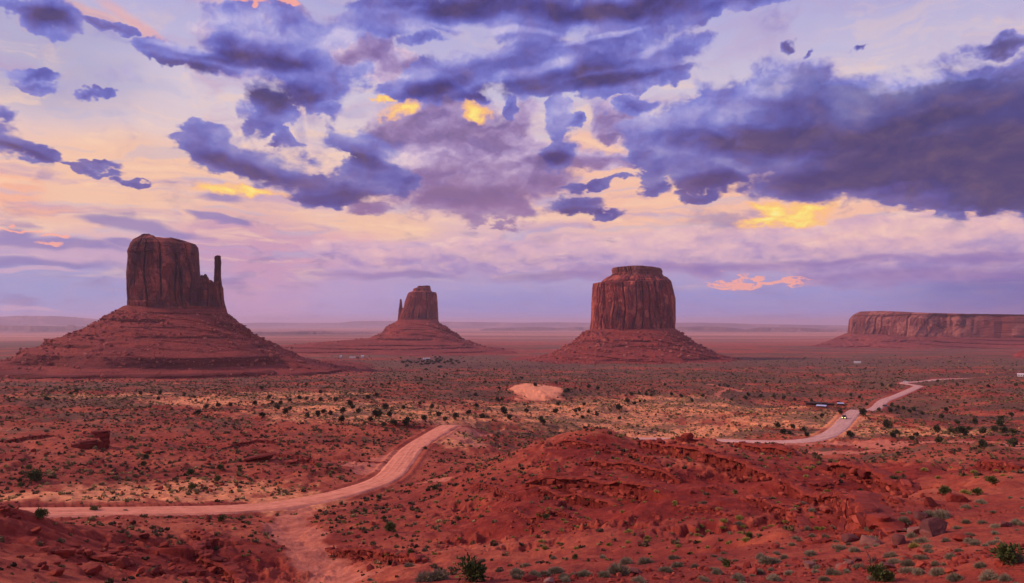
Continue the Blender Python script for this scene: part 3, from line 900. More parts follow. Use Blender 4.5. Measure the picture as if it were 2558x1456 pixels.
col = t.mix(t.m('MULTIPLY', washf, 0.9), col, washc)
# sage cover: patches whose density follows the attribute
va = attr(t, 'veg')
vf = t.map(t.m('ADD', vegn, t.m('MULTIPLY', va, 0.55)), 0.66, 0.86)
far_even = t.map(dist, 900.0, 2600.0)
vfar = t.map(t.m('ADD', t.m('MULTIPLY', n4, 0.8), va), 0.55, 1.15)
vv = t.new('ShaderNodeMix', data_type='FLOAT')
t.put(vv.inputs[0], far_even); t.put(vv.inputs[2], vf); t.put(vv.inputs[3], vfar)
vf2 = t.m('MULTIPLY', vv.outputs[0], t.map(va, 0.03, 0.2))
col = t.mix(t.m('MULTIPLY', vf2, 0.78), col, vegc)
# far plains: bands of pale rock and dark flats
band = t.noise(t.v('MULTIPLY', p, (0.00012, 0.0007, 0.0)), 1.0, 6, 0.6)
bandc = t.ramp(band, [(0.34, rgb(0.18, 0.095, 0.080)), (0.45, rgb(0.36, 0.14, 0.10)), (0.54, rgb(0.68, 0.34, 0.25)), (0.64, rgb(0.36, 0.18, 0.14))])
col = t.mix(t.m('MULTIPLY', t.map(dist, 3500.0, 9000.0), 0.8), col, bandc)
# small stones
st = t.voro(p, 2.6, 'F1', 'Distance')
stn = t.noise(p, 0.3, 3, 0.6)
stf = t.m('MULTIPLY', t.map(st, 0.22, 0.14), t.m('MULTIPLY', t.map(stn, 0.50, 0.62), t.map(dist, 260.0, 120.0)))
col = t.mix(t.m('MULTIPLY', stf, 0.7), col, rgb(0.20, 0.055, 0.045))
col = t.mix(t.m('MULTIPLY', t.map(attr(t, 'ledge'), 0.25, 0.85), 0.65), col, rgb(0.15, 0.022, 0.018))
grain = t.m('MULTIPLY_ADD', n3, 0.5, 0.75)
col = t.mix(1.0, col, t.comb(grain, grain, grain), 'MULTIPLY')
t.put(bs.inputs['Base Color'], col)
bh = t.m('ADD', t.m('MULTIPLY', n3, 0.10), t.m('ADD', t.m('MULTIPLY', n2, 0.5), t.m('MULTIPLY', stf, 0.12)))
bump(t, bs, bh, 1.0, 1.1)

SOIL_COL_END = True
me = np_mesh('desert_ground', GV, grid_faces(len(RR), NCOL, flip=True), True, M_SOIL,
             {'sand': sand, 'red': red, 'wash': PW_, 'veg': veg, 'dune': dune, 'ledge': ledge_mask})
g_obj = link('ground', me, kind='structure')

# ------------------------------------------------------------------ dirt roads
M_ROAD, t, bs = material('graded_dirt')
p = pos(t)
ac = attr(t, 'across')
ln_ = attr(t, 'along')
rn = t.noise(t.comb(t.m('MULTIPLY', ac, 7.0), t.m('MULTIPLY', ln_, 0.05), 0.0), 1.0, 5, 0.6)
rn2 = t.noise(p, 0.5, 6, 0.65)
track = t.m('ADD', t.m('MULTIPLY', rn, 0.55), t.m('MULTIPLY', rn2, 0.45))
rc = t.ramp(track, [(0.36, rgb(0.48, 0.17, 0.10)), (0.5, rgb(0.76, 0.29, 0.175)), (0.66, rgb(0.92, 0.42, 0.27))])
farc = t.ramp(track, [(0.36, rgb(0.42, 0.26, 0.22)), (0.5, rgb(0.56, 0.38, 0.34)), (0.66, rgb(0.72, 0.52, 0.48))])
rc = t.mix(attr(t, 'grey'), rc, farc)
t.put(bs.inputs['Base Color'], rc)
bump(t, bs, t.m('ADD', rn, rn2), 0.35, 0.12)


def road(name, line, hw, off, grey):
    t2 = np.gradient(line[:, :2], axis=0)
    t2 /= np.linalg.norm(t2, axis=1)[:, None]
    nrm = np.stack([-t2[:, 1], t2[:, 0]], -1)
    acr = np.linspace(-1, 1, 13)
    along = np.concatenate([[0], np.cumsum(np.linalg.norm(np.diff(line[:, :2], axis=0), axis=1))])
    V_, AC, AL, GR = [], [], [], []
    for a in acr:
        e = hw * a * (1 + (0.10 * perlin(along / 9.0, along * 0 + a * 3, 3) if abs(a) > 0.9 else 0))
        q = line[:, :2] + nrm * np.asarray(e)[:, None] if np.ndim(e) else line[:, :2] + nrm * e
        zc = line[:, 2] + off + 0.10 * (1 - a * a) - (0.5 if abs(a) > 0.99 else 0) - 0.06 * math.exp(-((abs(a) - 0.45) / 0.12) ** 2)
        V_.append(np.column_stack([q, zc])); AC.append(np.full(len(line), a)); AL.append(along)
        GR.append(np.full(len(line), 1.0) * grey)
    V_ = np.array(V_)
    f = grid_faces(len(acr), len(line))
    me = np_mesh(name, V_.reshape(-1, 3), f, True, M_ROAD, {'across': np.array(AC), 'along': np.array(AL), 'grey': np.array(GR)})
    # keep normals up
    bm = bmesh.new(); bm.from_mesh(me); bmesh.ops.recalc_face_normals(bm, faces=bm.faces)
    if sum(fc.normal.z for fc in bm.faces) < 0:
        bmesh.ops.reverse_faces(bm, faces=bm.faces)
    bm.to_mesh(me); bm.free()
    return link(name, me, kind='structure')


road('dirt_road', ROAD_NEAR, 4.3, 0.02, 0.0)
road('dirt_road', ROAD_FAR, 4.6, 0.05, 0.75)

# ================================================================== sandstone buttes
def rock_material(name, base, fresh, dark, varnish=0.6, scale=1.0, strata=0.5, bumpd=2.5):
    """Sandstone wall: iron red, desert varnish hanging in vertical streaks, fresh breaks, thin bedding"""
    m, t, bs = material(name)
    p = pos(t)
    wob = t.noise(p, 0.02 / scale, 3, 0.5, out='Color')
    pw = t.v('ADD', p, t.v('MULTIPLY', t.v('SUBTRACT', wob, (0.5, 0.5, 0.5)), (30 * scale, 30 * scale, 10 * scale)))
    streak = t.noise(t.v('MULTIPLY', pw, (0.055 / scale, 0.055 / scale, 0.015 / scale)), 1.0, 7, 0.66)
    streak2 = t.noise(t.v('MULTIPLY', pw, (0.018 / scale, 0.018 / scale, 0.012 / scale)), 1.0, 4, 0.55)
    blk = t.voro(t.v('MULTIPLY', pw, (0.05 / scale, 0.05 / scale, 0.028 / scale)), 1.0, 'F1', 'Color')
    blkv = t.sep(blk)[0]
    bed = t.noise(t.v('MULTIPLY', pw, (0.004 / scale, 0.004 / scale, 0.30 / scale)), 1.0, 5, 0.7)
    mott = t.noise(p, 0.16 / scale, 6, 0.65)
    col = t.mix(mott, rgb(*base), rgb(*[x * 0.72 for x in base]))
    col = t.mix(t.m('MULTIPLY', t.map(t.m('ADD', t.m('MULTIPLY', blkv, 0.5), t.m('MULTIPLY', mott, 0.5)), 0.52, 0.62), 0.85), col, rgb(*fresh))
    col = t.mix(t.m('MULTIPLY', t.map(t.m('ADD', t.m('MULTIPLY', streak, 0.6), t.m('MULTIPLY', streak2, 0.4)), 0.60 - 0.2 * varnish, 0.70 - 0.18 * varnish), min(1.0, 0.35 + varnish * 0.55)), col, rgb(*dark))
    col = t.mix(t.m('MULTIPLY', t.map(bed, 0.40, 0.60), strata * 0.6), col, rgb(*[x * 0.5 for x in base]))
    t.put(bs.inputs['Base Color'], col)
    hgt = t.m('ADD', t.m('MULTIPLY', streak, 0.45), t.m('ADD', t.m('MULTIPLY', mott, 1.1), t.m('MULTIPLY', bed, 0.6 * strata)))
    bump(t, bs, hgt, 0.8, bumpd * scale)
    return m


def talus_material(name, base, pale, dark, scale=1.0):
    m, t, bs = material(name)
    p = pos(t)
    n1 = t.noise(p, 0.02 / scale, 6, 0.6)
    n2 = t.noise(p, 0.16 / scale, 7, 0.7)
    bed = t.noise(t.v('MULTIPLY', p, (0.006 / scale, 0.006 / scale, 0.16 / scale)), 1.0, 5, 0.65)
    col = t.ramp(t.m('ADD', t.m('MULTIPLY', n1, 0.4), t.m('MULTIPLY', n2, 0.6)), [(0.36, rgb(*dark)), (0.5, rgb(*base)), (0.68, rgb(*[x * 1.35 for x in base]))])
    col = t.mix(t.m('MULTIPLY', t.map(bed, 0.47, 0.60), 0.5), col, rgb(*dark))
    stn = t.voro(p, 0.30 / scale, 'F1', 'Distance')
    sc = t.sep(t.voro(p, 0.30 / scale, 'F1', 'Color'))[0]
    f = t.m('MULTIPLY', t.map(stn, 0.34, 0.22), t.map(t.m('ADD', sc, t.m('MULTIPLY', t.m('SUBTRACT', n1, 0.5), 1.2)), 0.66, 0.76))
    col = t.mix(t.m('MULTIPLY', f, 0.75), col, rgb(*pale))
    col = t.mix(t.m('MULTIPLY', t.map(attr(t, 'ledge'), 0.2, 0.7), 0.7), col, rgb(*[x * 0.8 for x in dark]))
    t.put(bs.inputs['Base Color'], col)
    bump(t, bs, t.m('ADD', t.m('MULTIPLY', n2, 1.0), t.m('MULTIPLY', f, 0.5)), 0.8, 3.0 * scale)
    return m


M_CLIFF_W = rock_material('varnished_sandstone', (0.25, 0.055, 0.042), (0.47, 0.13, 0.088), (0.070, 0.030, 0.042), 0.85)
M_CLIFF_E = rock_material('red_sandstone', (0.33, 0.064, 0.044), (0.52, 0.15, 0.095), (0.095, 0.032, 0.042), 0.6, 1.1)
M_CLIFF_M = rock_material('banded_sandstone', (0.33, 0.060, 0.042), (0.56, 0.155, 0.098), (0.085, 0.028, 0.038), 0.62, 0.9)
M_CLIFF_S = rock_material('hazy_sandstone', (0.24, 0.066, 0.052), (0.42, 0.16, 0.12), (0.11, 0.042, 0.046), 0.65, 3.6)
M_TALUS_W = talus_material('red_scree', (0.27, 0.052, 0.038), (0.46, 0.16, 0.12), (0.135, 0.028, 0.026))
M_TALUS_M = talus_material('red_scree', (0.29, 0.054, 0.038), (0.46, 0.16, 0.12), (0.15, 0.030, 0.027), 1.2)
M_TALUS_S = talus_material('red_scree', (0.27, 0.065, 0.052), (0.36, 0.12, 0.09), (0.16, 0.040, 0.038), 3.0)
M_CAP = rock_material('thin_bedded_caprock', (0.25, 0.070, 0.050), (0.40, 0.15, 0.11), (0.13, 0.050, 0.045), 0.3, 1.0, 1.0)


class Frame:
    """upright local frame facing the viewpoint at a given bearing and distance"""
    def __init__(self, px, r):
        self.r = r
        az = _col(px)
        self.n = np.array([math.sin(az), math.cos(az)])
        self.e = np.array([math.cos(az), -math.sin(az)])
        self.o = self.n * r

    def sil(self, px, py):
        x, y, z = ray(px, py)
        t = self.r / (x * self.n[0] + y * self.n[1])
        return (x * t) * self.e[0] + (y * t) * self.e[1], z * t

    def sils(self, pts):
        return np.array([self.sil(*p) for p in pts])

    def world(self, lx, ly):
        return self.o[0] + lx * self.e[0] + ly * self.n[0], self.o[1] + lx * self.e[1] + ly * self.n[1]


def flute(s, z, k, seed, rough=1.0, crack=1.0):
    """how far the wall stands out: buttresses, joints, slabs"""
    wz = perlin(s / (40 * k), z / (60 * k), seed + 9)
    s1 = s + 5 * k * wz
    d = 9.0 * k * perlin(s1 / (61 * k), z / (420 * k), seed) + 9.0 * k * perlin(s1 / (150 * k), z / (700 * k), seed + 12)
    q2 = perlin(s1 / (29 * k), z / (62 * k), seed + 13)
    d = d + 8.0 * k * np.floor(q2 * 2.6) / 2.6
    q3 = perlin(s / (15 * k), z / (17 * k), seed + 14)
    d = d + 2.4 * k * np.floor(q3 * 2.4) / 2.4
    d = d + 2.2 * k * perlin(s1 / (17 * k), z / (240 * k), seed + 1)
    q = perlin(s1 / (11 * k), z / (70 * k), seed + 2)
    d = d + 1.7 * k * np.floor(q * 3.2) / 3.2
    c1 = np.abs(perlin(s1 / (24 * k), z / (500 * k), seed + 3))
    d = d - 14.0 * k * crack * np.exp(-(c1 / 0.05) ** 2)
    c2 = np.abs(perlin(s1 / (9 * k), z / (150 * k), seed + 4))
    d = d - 2.4 * k * crack * np.exp(-(c2 / 0.07) ** 2)
    d = d + 0.9 * k * rough * fbm(s / (4 * k), z / (7 * k), 3, seed + 5)
    return d


def cliff_mesh(name, fr, left, right, top, zb, depth, mat, n_exp=3.0, nt=820, nl=200, k=1.0, seed=0, yoff=0.0, amp=1.0, beds=(), parent=None, cap_noise=1.5, lean=0.0, bed_amp=1.0, base_flare=0.0, crack=1.0):
    L, R, T = fr.sils(left), fr.sils(right), fr.sils(top)
    L, R, T = L[np.argsort(L[:, 1])], R[np.argsort(R[:, 1])], T[np.argsort(T[:, 0])]
    zmax = T[:, 1].max()
    th = np.linspace(0, 2 * np.pi, nt, endpoint=False)
    cx_, sx_ = np.cos(th), np.sin(th)
    ex = np.sign(cx_) * np.abs(cx_) ** (2 / n_exp)
    ey = np.sign(sx_) * np.abs(sx_) ** (2 / n_exp)
    lv = np.linspace(0, 1, nl)
    zl = zb + lv * (zmax - zb)
    xl, xr = np.interp(zl, L[:, 1], L[:, 0]), np.interp(zl, R[:, 1], R[:, 0])
    a, c = (xr - xl) / 2, (xr + xl) / 2
    a0 = a[0]
    b = depth / 2 * np.clip(a / a0, 0.15, 1.3) ** 0.8
    bx = c[:, None] + a[:, None] * ex[None]
    by = b[:, None] * ey[None] + yoff + lean * lv[:, None]
    # arc length on the base outline
    px0, py0 = bx[0], by[0]
    seg = np.hypot(np.diff(np.append(px0, px0[0])), np.diff(np.append(py0, py0[0])))
    s = np.concatenate([[0], np.cumsum(seg)[:-1]])
    per = seg.sum()
    S = np.broadcast_to(s[None], bx.shape)
    Zl = np.broadcast_to(zl[:, None], bx.shape)
    # make the wall detail close on itself at the back
    w = sstep(0, 0.06 * per, np.minimum(s, per - s))[None]
    w = np.roll(w, nt // 4 + nt // 2, axis=1) * 0 + 1
    d = flute(S, Zl, k, seed, 1.0, crack) * amp
    # beds: thin recessed or proud layers
    for zb0, zb1, am, wl in beds:
        f = sstep(zb0 - 3, zb0, Zl) * (1 - sstep(zb1, zb1 + 3, Zl))
        d = d * (1 - 0.6 * f) + f * am * bed_amp * np.sign(perlin(Zl / wl + 0.3 * perlin(S / 60, Zl / 60, seed + 20), Zl * 0 + 3.3, seed + 7)) * 0.7
    d = d + base_flare * np.exp(-(Zl - zb) / (8 * k))
    nxv, nyv = ex * np.abs(cx_) ** 0.5 + 1e-6 * cx_, ey * np.abs(sx_) ** 0.5
    gx = np.sign(cx_) * np.abs(ex) ** (n_exp - 1) / 1.0
    gy = np.sign(sx_) * np.abs(ey) ** (n_exp - 1) * (a0 / (depth / 2))
    gl = np.hypot(gx, gy)
    gx, gy = gx / gl, gy / gl
    # keep the outline where the photograph has it: relief goes inward at the sides
    sidew = np.abs(gx) ** 6
    dd = d * (1 - 0.85 * sidew)[None] - 0.6 * k * sidew[None]
    X_ = bx + dd * gx[None]
    Y_ = by + dd * gy[None]
    top_z = np.interp(X_, T[:, 0], T[:, 1]) + cap_noise * perlin(X_ / 9.0 / k, Y_ / 9.0 / k, seed + 30)
    Z_ = np.minimum(Zl, top_z)
    rings = [np.stack([X_, Y_, Z_], -1)]
    # roof: rings drawn in towards the middle line
    last = rings[0][-1]
    cxm = 0.5 * (last[:, 0].min() + last[:, 0].max())
    for q in (0.9, 0.75, 0.55, 0.3, 0.02):
        y_ = yoff + lean + (last[:, 1] - yoff - lean) * q
        x_ = cxm + (last[:, 0] - cxm) * (1 - (1 - q) * 0.9)
        z_ = np.interp(x_, T[:, 0], T[:, 1]) + cap_noise * perlin(x_ / 9.0 / k, y_ / 9.0 / k, seed + 30)
        rings.append(np.stack([x_, y_, z_], -1)[None])
    P_ = np.concatenate(rings, 0)
    wx, wy = fr.world(P_[..., 0], P_[..., 1])
    V_ = np.stack([wx, wy, P_[..., 2]], -1)
    me = np_mesh(name, V_.reshape(-1, 3), grid_faces(V_.shape[0], nt, wrap=True), False, mat)
    return link(name, me, parent), dict(a=a0, c=c[0], b=depth / 2, n=n_exp, yoff=yoff)


def talus_mesh(name, fr, base, left, right, front, zt, zbot, ledges, mat, parent, nt=900, nr=230, seed=0, k=1.0, gully=1.0, zt_tilt=0.0, inset=0.85):
    """scree apron; left, right: silhouette points; front: (offset from wall, z) pairs"""
    L, R = fr.sils(left), fr.sils(right)
    a, c, b = base['a'], base['c'], base['b']
    oL = np.maximum(0, (c - a) - L[:, 0]); oR = np.maximum(0, R[:, 0] - (c + a))
    lz, rz = L[:, 1], R[:, 1]
    fo, fz = np.array(front)[:, 0], np.array(front)[:, 1]
    th = np.linspace(0, 2 * np.pi, nt, endpoint=False)
    cs, sn = np.cos(th), np.sin(th)
    n = base['n']
    ex = np.sign(cs) * np.abs(cs) ** (2 / n); ey = np.sign(sn) * np.abs(sn) ** (2 / n)
    wL, wR, wF = np.maximum(0, -cs) ** 2, np.maximum(0, cs) ** 2, sn ** 2
    u = np.linspace(0, 1, nr)
    zu = zt + (zbot - zt) * u
    arc = th * (a + b) / 2 * 1.3
    ZZ = np.broadcast_to(zu[:, None], (nr, nt)).copy()
    AR = np.broadcast_to(arc[None], (nr, nt))
    CSS = np.broadcast_to(cs[None], (nr, nt))
    ZO = ZZ.copy()                       # the height whose offset is used
    led = np.zeros((nr, nt))
    for z0, h, th0, th1 in ledges:
        m_ = sstep(-0.12, 0.12, perlin(AR / (55 * k), AR * 0 + z0, seed + 3) + 0.12) * sstep(th0 - 0.15, th0, CSS) * (1 - sstep(th1, th1 + 0.15, CSS))
        zz0 = z0 + 2.0 * k * perlin(AR / (60 * k), AR * 0 + z0 * 1.7, seed + 5) + 0.7 * k * perlin(AR / (8 * k), AR * 0 + z0, seed + 6)
        dz = zz0 - ZZ
        rem = np.interp(dz / h, [0, 1, 2.4], [0, 0.08, 2.4])
        inside = (dz > 0) & (dz < 2.4 * h)
        ZO = np.where(inside, ZO * (1 - m_) + (zz0 - rem * h) * m_, ZO)
        led = np.maximum(led, np.where((dz > 0.0) & (dz < h), m_, 0))

    def off(z, zs, os_):
        i = np.argsort(zs)
        return np.interp(z, zs[i], os_[i])
    o = off(ZO, lz, oL) * wL + off(ZO, rz, oR) * wR + off(ZO, fz, fo) * wF
    grow = np.clip((zt - ZZ) / (0.35 * (zt - zbot)), 0, 1)
    rg = ridged(AR / (38 * k) * (1 / (1 + o / (a * 2.5))) , ZZ / (260 * k), 3, seed + 11)
    o = o + gully * k * (rg - 0.8) * 8.0 * grow * (1 - 0.55 * np.abs(CSS) ** 4)
    o = o + k * grow * 2.4 * fbm(AR / (9 * k), ZZ / (6 * k), 3, seed + 15)
    gx = np.sign(cs) * np.abs(ex) ** (n - 1); gy = np.sign(sn) * np.abs(ey) ** (n - 1) * (a / b)
    gl = np.hypot(gx, gy); gx, gy = gx / gl, gy / gl
    # directions open out towards round, away from the boxy wall
    f = np.clip(o / (a * 0.8), 0, 1)
    dx_ = gx[None] * (1 - f) + cs[None] * f
    dy_ = gy[None] * (1 - f) + sn[None] * f
    dl = np.hypot(dx_, dy_)
    X_ = c + a * ex[None] * inset + (a * (1 - inset) * np.abs(ex[None]) * np.sign(ex[None])) * np.clip(o / 8 + 0.6, 0, 1) + o * dx_ / dl
    Y_ = base['yoff'] + b * ey[None] * (inset + (1 - inset) * np.clip(o / 8 + 0.6, 0, 1)) + o * dy_ / dl
    Zf = ZZ + zt_tilt * (X_ - c) * np.clip(1 - u, 0, 1)[:, None] + 0.5 * k * grow * fbm(X_ / (6 * k), Y_ / (6 * k), 3, seed + 18)
    wx, wy = fr.world(X_, Y_)
    V_ = np.stack([wx, wy, Zf], -1)
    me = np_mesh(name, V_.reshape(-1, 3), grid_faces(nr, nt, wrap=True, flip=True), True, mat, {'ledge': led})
    ob = link(name, me, parent)
    return ob, V_


# angular rock shapes, as raw arrays (vertices, triangles)
def rock_raw(seed, sub=2, flat=1.0, cuts=9):
    rs = np.random.RandomState(seed)
    bm = bmesh.new()
    bmesh.ops.create_icosphere(bm, subdivisions=sub, radius=1.0)
    v = np.array([q.co[:] for q in bm.verts]); f = np.array([[q.index for q in fc.verts] for fc in bm.faces])
    bm.free()
    for i in range(cuts):
        nrm = rs.normal(size=3)
        if i < 2:                       # bedding planes
            nrm = np.array([0.12 * rs.normal(), 0.12 * rs.normal(), rs.choice([-1, 1])])
        nrm /= np.linalg.norm(nrm)
        dd = rs.uniform(0.45, 0.8)
        pr = v @ nrm
        over = pr > dd
        v[over] -= (pr[over] - dd)[:, None] * nrm * 0.96
    v += rs.normal(size=v.shape) * 0.018
    v *= np.array([1.0, rs.uniform(0.65, 1.0), flat * rs.uniform(0.55, 0.85)])
    return v, f


ROCKS_LO = [rock_raw(200 + i, 1, 1.0, 7) for i in range(8)]
ROCKS_HI = [rock_raw(300 + i, 3, 1.0, 12) for i in range(8)]
ROCKS_MID = [rock_raw(400 + i, 2, 1.0, 10) for i in range(10)]


def scatter_mesh(name, lib, P, S, mat, rs, squash=None, tint=None, tilt=0.35, parent=None, yaw=None, extra=None, **kw):
    """many small pieces in one mesh"""
    vs, fs, ts, n0 = [], [], [], 0
    which = rs.randint(0, len(lib), len(P))
    yw = rs.uniform(0, 2 * np.pi, len(P)) if yaw is None else yaw
    tx, ty = rs.normal(0, tilt, len(P)), rs.normal(0, tilt, len(P))
    for li, (v, f) in enumerate(lib):
        ids = np.nonzero(which == li)[0]
        if not len(ids):
            continue
        c_, s_ = np.cos(yw[ids]), np.sin(yw[ids])
        vv = np.repeat(v[None], len(ids), 0)
        if squash is not None:
            vv = vv * squash[ids][:, None, :]
        z = vv[..., 2] + vv[..., 0] * tx[ids][:, None] + vv[..., 1] * ty[ids][:, None]
        x = vv[..., 0] - vv[..., 2] * tx[ids][:, None]
        y = vv[..., 1] - vv[..., 2] * ty[ids][:, None]
        q = np.stack([x * c_[:, None] - y * s_[:, None], x * s_[:, None] + y * c_[:, None], z], -1) * S[ids][:, None, None] + P[ids][:, None, :]
        fs.append((f[None] + n0 + (np.arange(len(ids)) * len(v))[:, None, None]).reshape(-1, f.shape[1]))
        vs.append(q.reshape(-1, 3))
        ts.append(np.repeat(tint[ids] if tint is not None else rs.rand(len(ids)), len(v)))
        n0 += len(ids) * len(v)
    if extra is not None:
        vs.append(extra[0]); fs.append(extra[1] + n0); ts.append(0.35 + 0.3 * rs.rand(len(extra[0])))
    me = np_mesh(name, np.concatenate(vs), np.concatenate(fs), False, mat, {'tint': np.concatenate(ts)})
    return link(name, me, parent, **kw)


def stone_material(name, stops, bumpd=0.1, sc=4.0):
    m, t, bs = material(name)
    p = pos(t)
    n = t.noise(p, sc, 5, 0.65)
    n2 = t.noise(p, sc * 0.2, 3, 0.6)
    ti = attr(t, 'tint')
    col = t.ramp(t.m('ADD', t.m('MULTIPLY', ti, 0.55), t.m('ADD', t.m('MULTIPLY', n, 0.25), t.m('MULTIPLY', n2, 0.2))), stops)
    t.put(bs.inputs['Base Color'], col)
    bump(t, bs, n, 0.6, bumpd)
    return m


M_BOULDER_FAR = stone_material('fallen_sandstone', [(0.2, rgb(0.16, 0.036, 0.032)), (0.5, rgb(0.28, 0.066, 0.05)), (0.72, rgb(0.44, 0.14, 0.10)), (0.9, rgb(0.56, 0.26, 0.20))], 0.5, 0.5)


def scree(parent, V_, n, smin, smax, seed, u0=0.08, u1=0.8, name='boulder_scree', pref=None):
    rs = np.random.RandomState(seed)
    nr, nt = V_.shape[:2]
    P, S = [], []
    while len(P) < n:
        i = int((u0 + (u1 - u0) * rs.rand() ** 0.8) * (nr - 1)); j = rs.randint(nt)
        if math.sin(2 * math.pi * j / nt) > 0.35:        # the far side is never seen
            continue
        if fbm(np.array([j / 28.0]), np.array([i / 20.0]), 2, seed)[0] < rs.uniform(-0.5, 0.45):
            continue
        if pref and rs.rand() > pref(math.cos(2 * math.pi * j / nt), i / nr):
            continue
        s = smin + (smax - smin) * rs.rand() ** 4
        p = V_[i, j] + np.array([rs.normal() * 2, rs.normal() * 2, 0.15 * s])
        P.append(p); S.append(s)
    return scatter_mesh(name, ROCKS_LO, np.array(P), np.array(S), M_BOULDER_FAR, rs, parent=parent, kind='stuff')


def thing(name, label, cat, loc=(0, 0, 0), group=None):
    o = link(name, None, label=label, cat=cat, group=group)
    o.empty_display_size = 1.0
    return o


# ---------------- the western mitten
W = thing('mitten_butte', 'broad butte with one tall thin rock spire beside it, on a terraced red scree cone', 'butte')
frw = Frame(430, 1500)
mpp = 1500 / 1826.0
Wc, Wb = cliff_mesh('cliff', frw, [(317, 772), (314, 730), (313.4, 687), (316, 628), (323, 609), (329, 600), (340, 594), (350, 588)],
                    [(506, 778), (504, 700), (501, 690), (499.5, 674), (498.5, 640), (496.6, 622), (490.5, 614), (470, 607), (400, 586)],
                    [(300, 625), (317, 622), (324, 608), (329, 600), (340, 593.4), (350, 588), (359.5, 585.4), (372, 588), (384.6, 593), (390, 597), (410, 599), (426, 597.4), (440, 599), (457, 601.6), (475, 607), (490, 613.5), (496, 620), (500, 668), (510, 690)],
                    12.0, 120, M_CLIFF_W, 3.4, 900, 230, 1.0, 3, parent=W, beds=((128, 178, 1.1, 2.6), (26, 38, 0.8, 2.2)), cap_noise=1.2, base_flare=2.0)
Ws, _ = cliff_mesh('shoulder', frw, [(478, 778), (488, 720), (492, 690)],
                   [(556, 782), (548, 740), (542, 712), (536, 700), (520, 692), (512, 684)],
                   [(470, 690), (492, 700), (497, 708), (501, 690), (504, 688), (507, 693), (510, 686), (516, 686), (519, 697), (520, 702), (525, 701), (532, 707), (540, 712), (556, 716)],
                   10.0, 80, M_CLIFF_W, 2.6, 460, 120, 0.7, 15, yoff=-8, parent=W, cap_noise=1.5, base_flare=1.5)
Wt, _ = cliff_mesh('rock_spire', frw, [(527, 786), (530, 760), (533, 735), (534.5, 700), (535.2, 670), (536.8, 645), (538, 640), (540, 638.6)],
                   [(570, 790), (568, 780), (564, 765), (560, 750), (558, 722), (554.6, 712), (552, 690), (552.4, 665), (553, 655), (551.5, 648), (550.8, 641), (549, 638.6)],
                   [(520, 640), (537, 640), (541, 638.6), (547, 639), (551, 640), (556, 645), (575, 650)],
                   5.0, 34, M_CLIFF_W, 2.6, 300, 200, 0.45, 25, yoff=-4, parent=W, cap_noise=0.5, base_flare=1.0)
Wb2 = dict(a=(frw.sil(569, 775)[0] - frw.sil(316, 775)[0]) / 2, c=(frw.sil(569, 775)[0] + frw.sil(316, 775)[0]) / 2, b=60, n=3.0, yoff=0)
gz = lambda py: frw.sil(430, py)[1]
Wta, WV = talus_mesh('scree_slope', frw, Wb2,
                     [(316, 766), (306, 770), (288, 781.5), (261, 799), (259, 804), (231, 815), (212, 826), (173, 843), (121, 854), (119, 858), (97, 869), (63, 877.5), (61, 881), (0, 901), (-120, 915), (-300, 926), (-600, 940)],
                     [(569, 783), (588, 803), (605, 814), (613, 825), (639, 839.5), (667, 850.6), (687, 864), (711, 871.5), (712, 876), (731, 887), (767, 895), (834, 906), (950, 915), (1150, 925), (1350, 940)],
                     [(0, gz(770)), (34, gz(790)), (70, gz(812)), (120, gz(840)), (185, gz(868)), (262, gz(896)), (330, gz(910)), (420, gz(922)), (600, gz(940))],
                     gz(764), -112.0,
                     [(gz(781), 3.0, -1, 0.6), (gz(799), 6.0, -1, 0.45), (gz(817), 2.0, -1, 0.6), (gz(836), 2.5, -1, 0.3), (gz(855), 5.0, -1, 0.55), (gz(876), 15.0, -1, 0.5), (gz(905), 4.0, -1, 0.7), (gz(911), 3.5, -1, 0.8), (gz(917), 3.0, -1, 0.9), (gz(923), 2.2, -1, 1)],
                     M_TALUS_W, W, 1300, 300, 2, 1.0, 1.0, zt_tilt=-0.035)
scree(W, WV, 3600, 1.0, 4.6, 5)

# ---------------- the eastern mitten
E = thing('mitten_butte', 'smallest of the three tall buttes, with a short thumb spire', 'butte')
fre = Frame(1050, 2900)
Ec, Eb = cliff_mesh('cliff', fre, [(994, 806), (1006, 770), (1009, 768), (1011.4, 753), (1016, 738), (1021, 730), (1028, 728.5), (1030, 727), (1031, 722), (1040, 716)],
                    [(1096, 810), (1095, 790), (1093, 750), (1091.5, 736), (1089.4, 730.5), (1080, 729), (1077, 725), (1075, 714), (1065, 713)],
                    [(990, 770), (1003, 769), (1006, 768), (1011, 753), (1017, 737), (1021, 729.5), (1029, 728), (1031, 721), (1041, 719), (1044, 715), (1058, 714.5), (1073, 713), (1076, 720), (1078, 728), (1089, 730), (1093, 745)],
                    -10.0, 150, M_CLIFF_E, 3.0, 640, 170, 1.25, 41, parent=E, beds=((118, 150, 2.0, 5.0),), cap_noise=0.8, base_flare=3)
Et, _ = cliff_mesh('rock_spire', fre, [(993, 806), (995, 785), (997, 765), (998.6, 750), (1000, 747.5)], [(1016, 806), (1010, 775), (1005.5, 768), (1004, 755), (1002.6, 748)],
                   [(990, 748), (999, 748), (1001, 747), (1003, 748), (1006, 768), (1015, 775)], -6.0, 40, M_CLIFF_E, 2.4, 200, 120, 0.7, 45, yoff=-10, parent=E, cap_noise=0.5)
ge_ = lambda py: fre.sil(1050, py)[1]
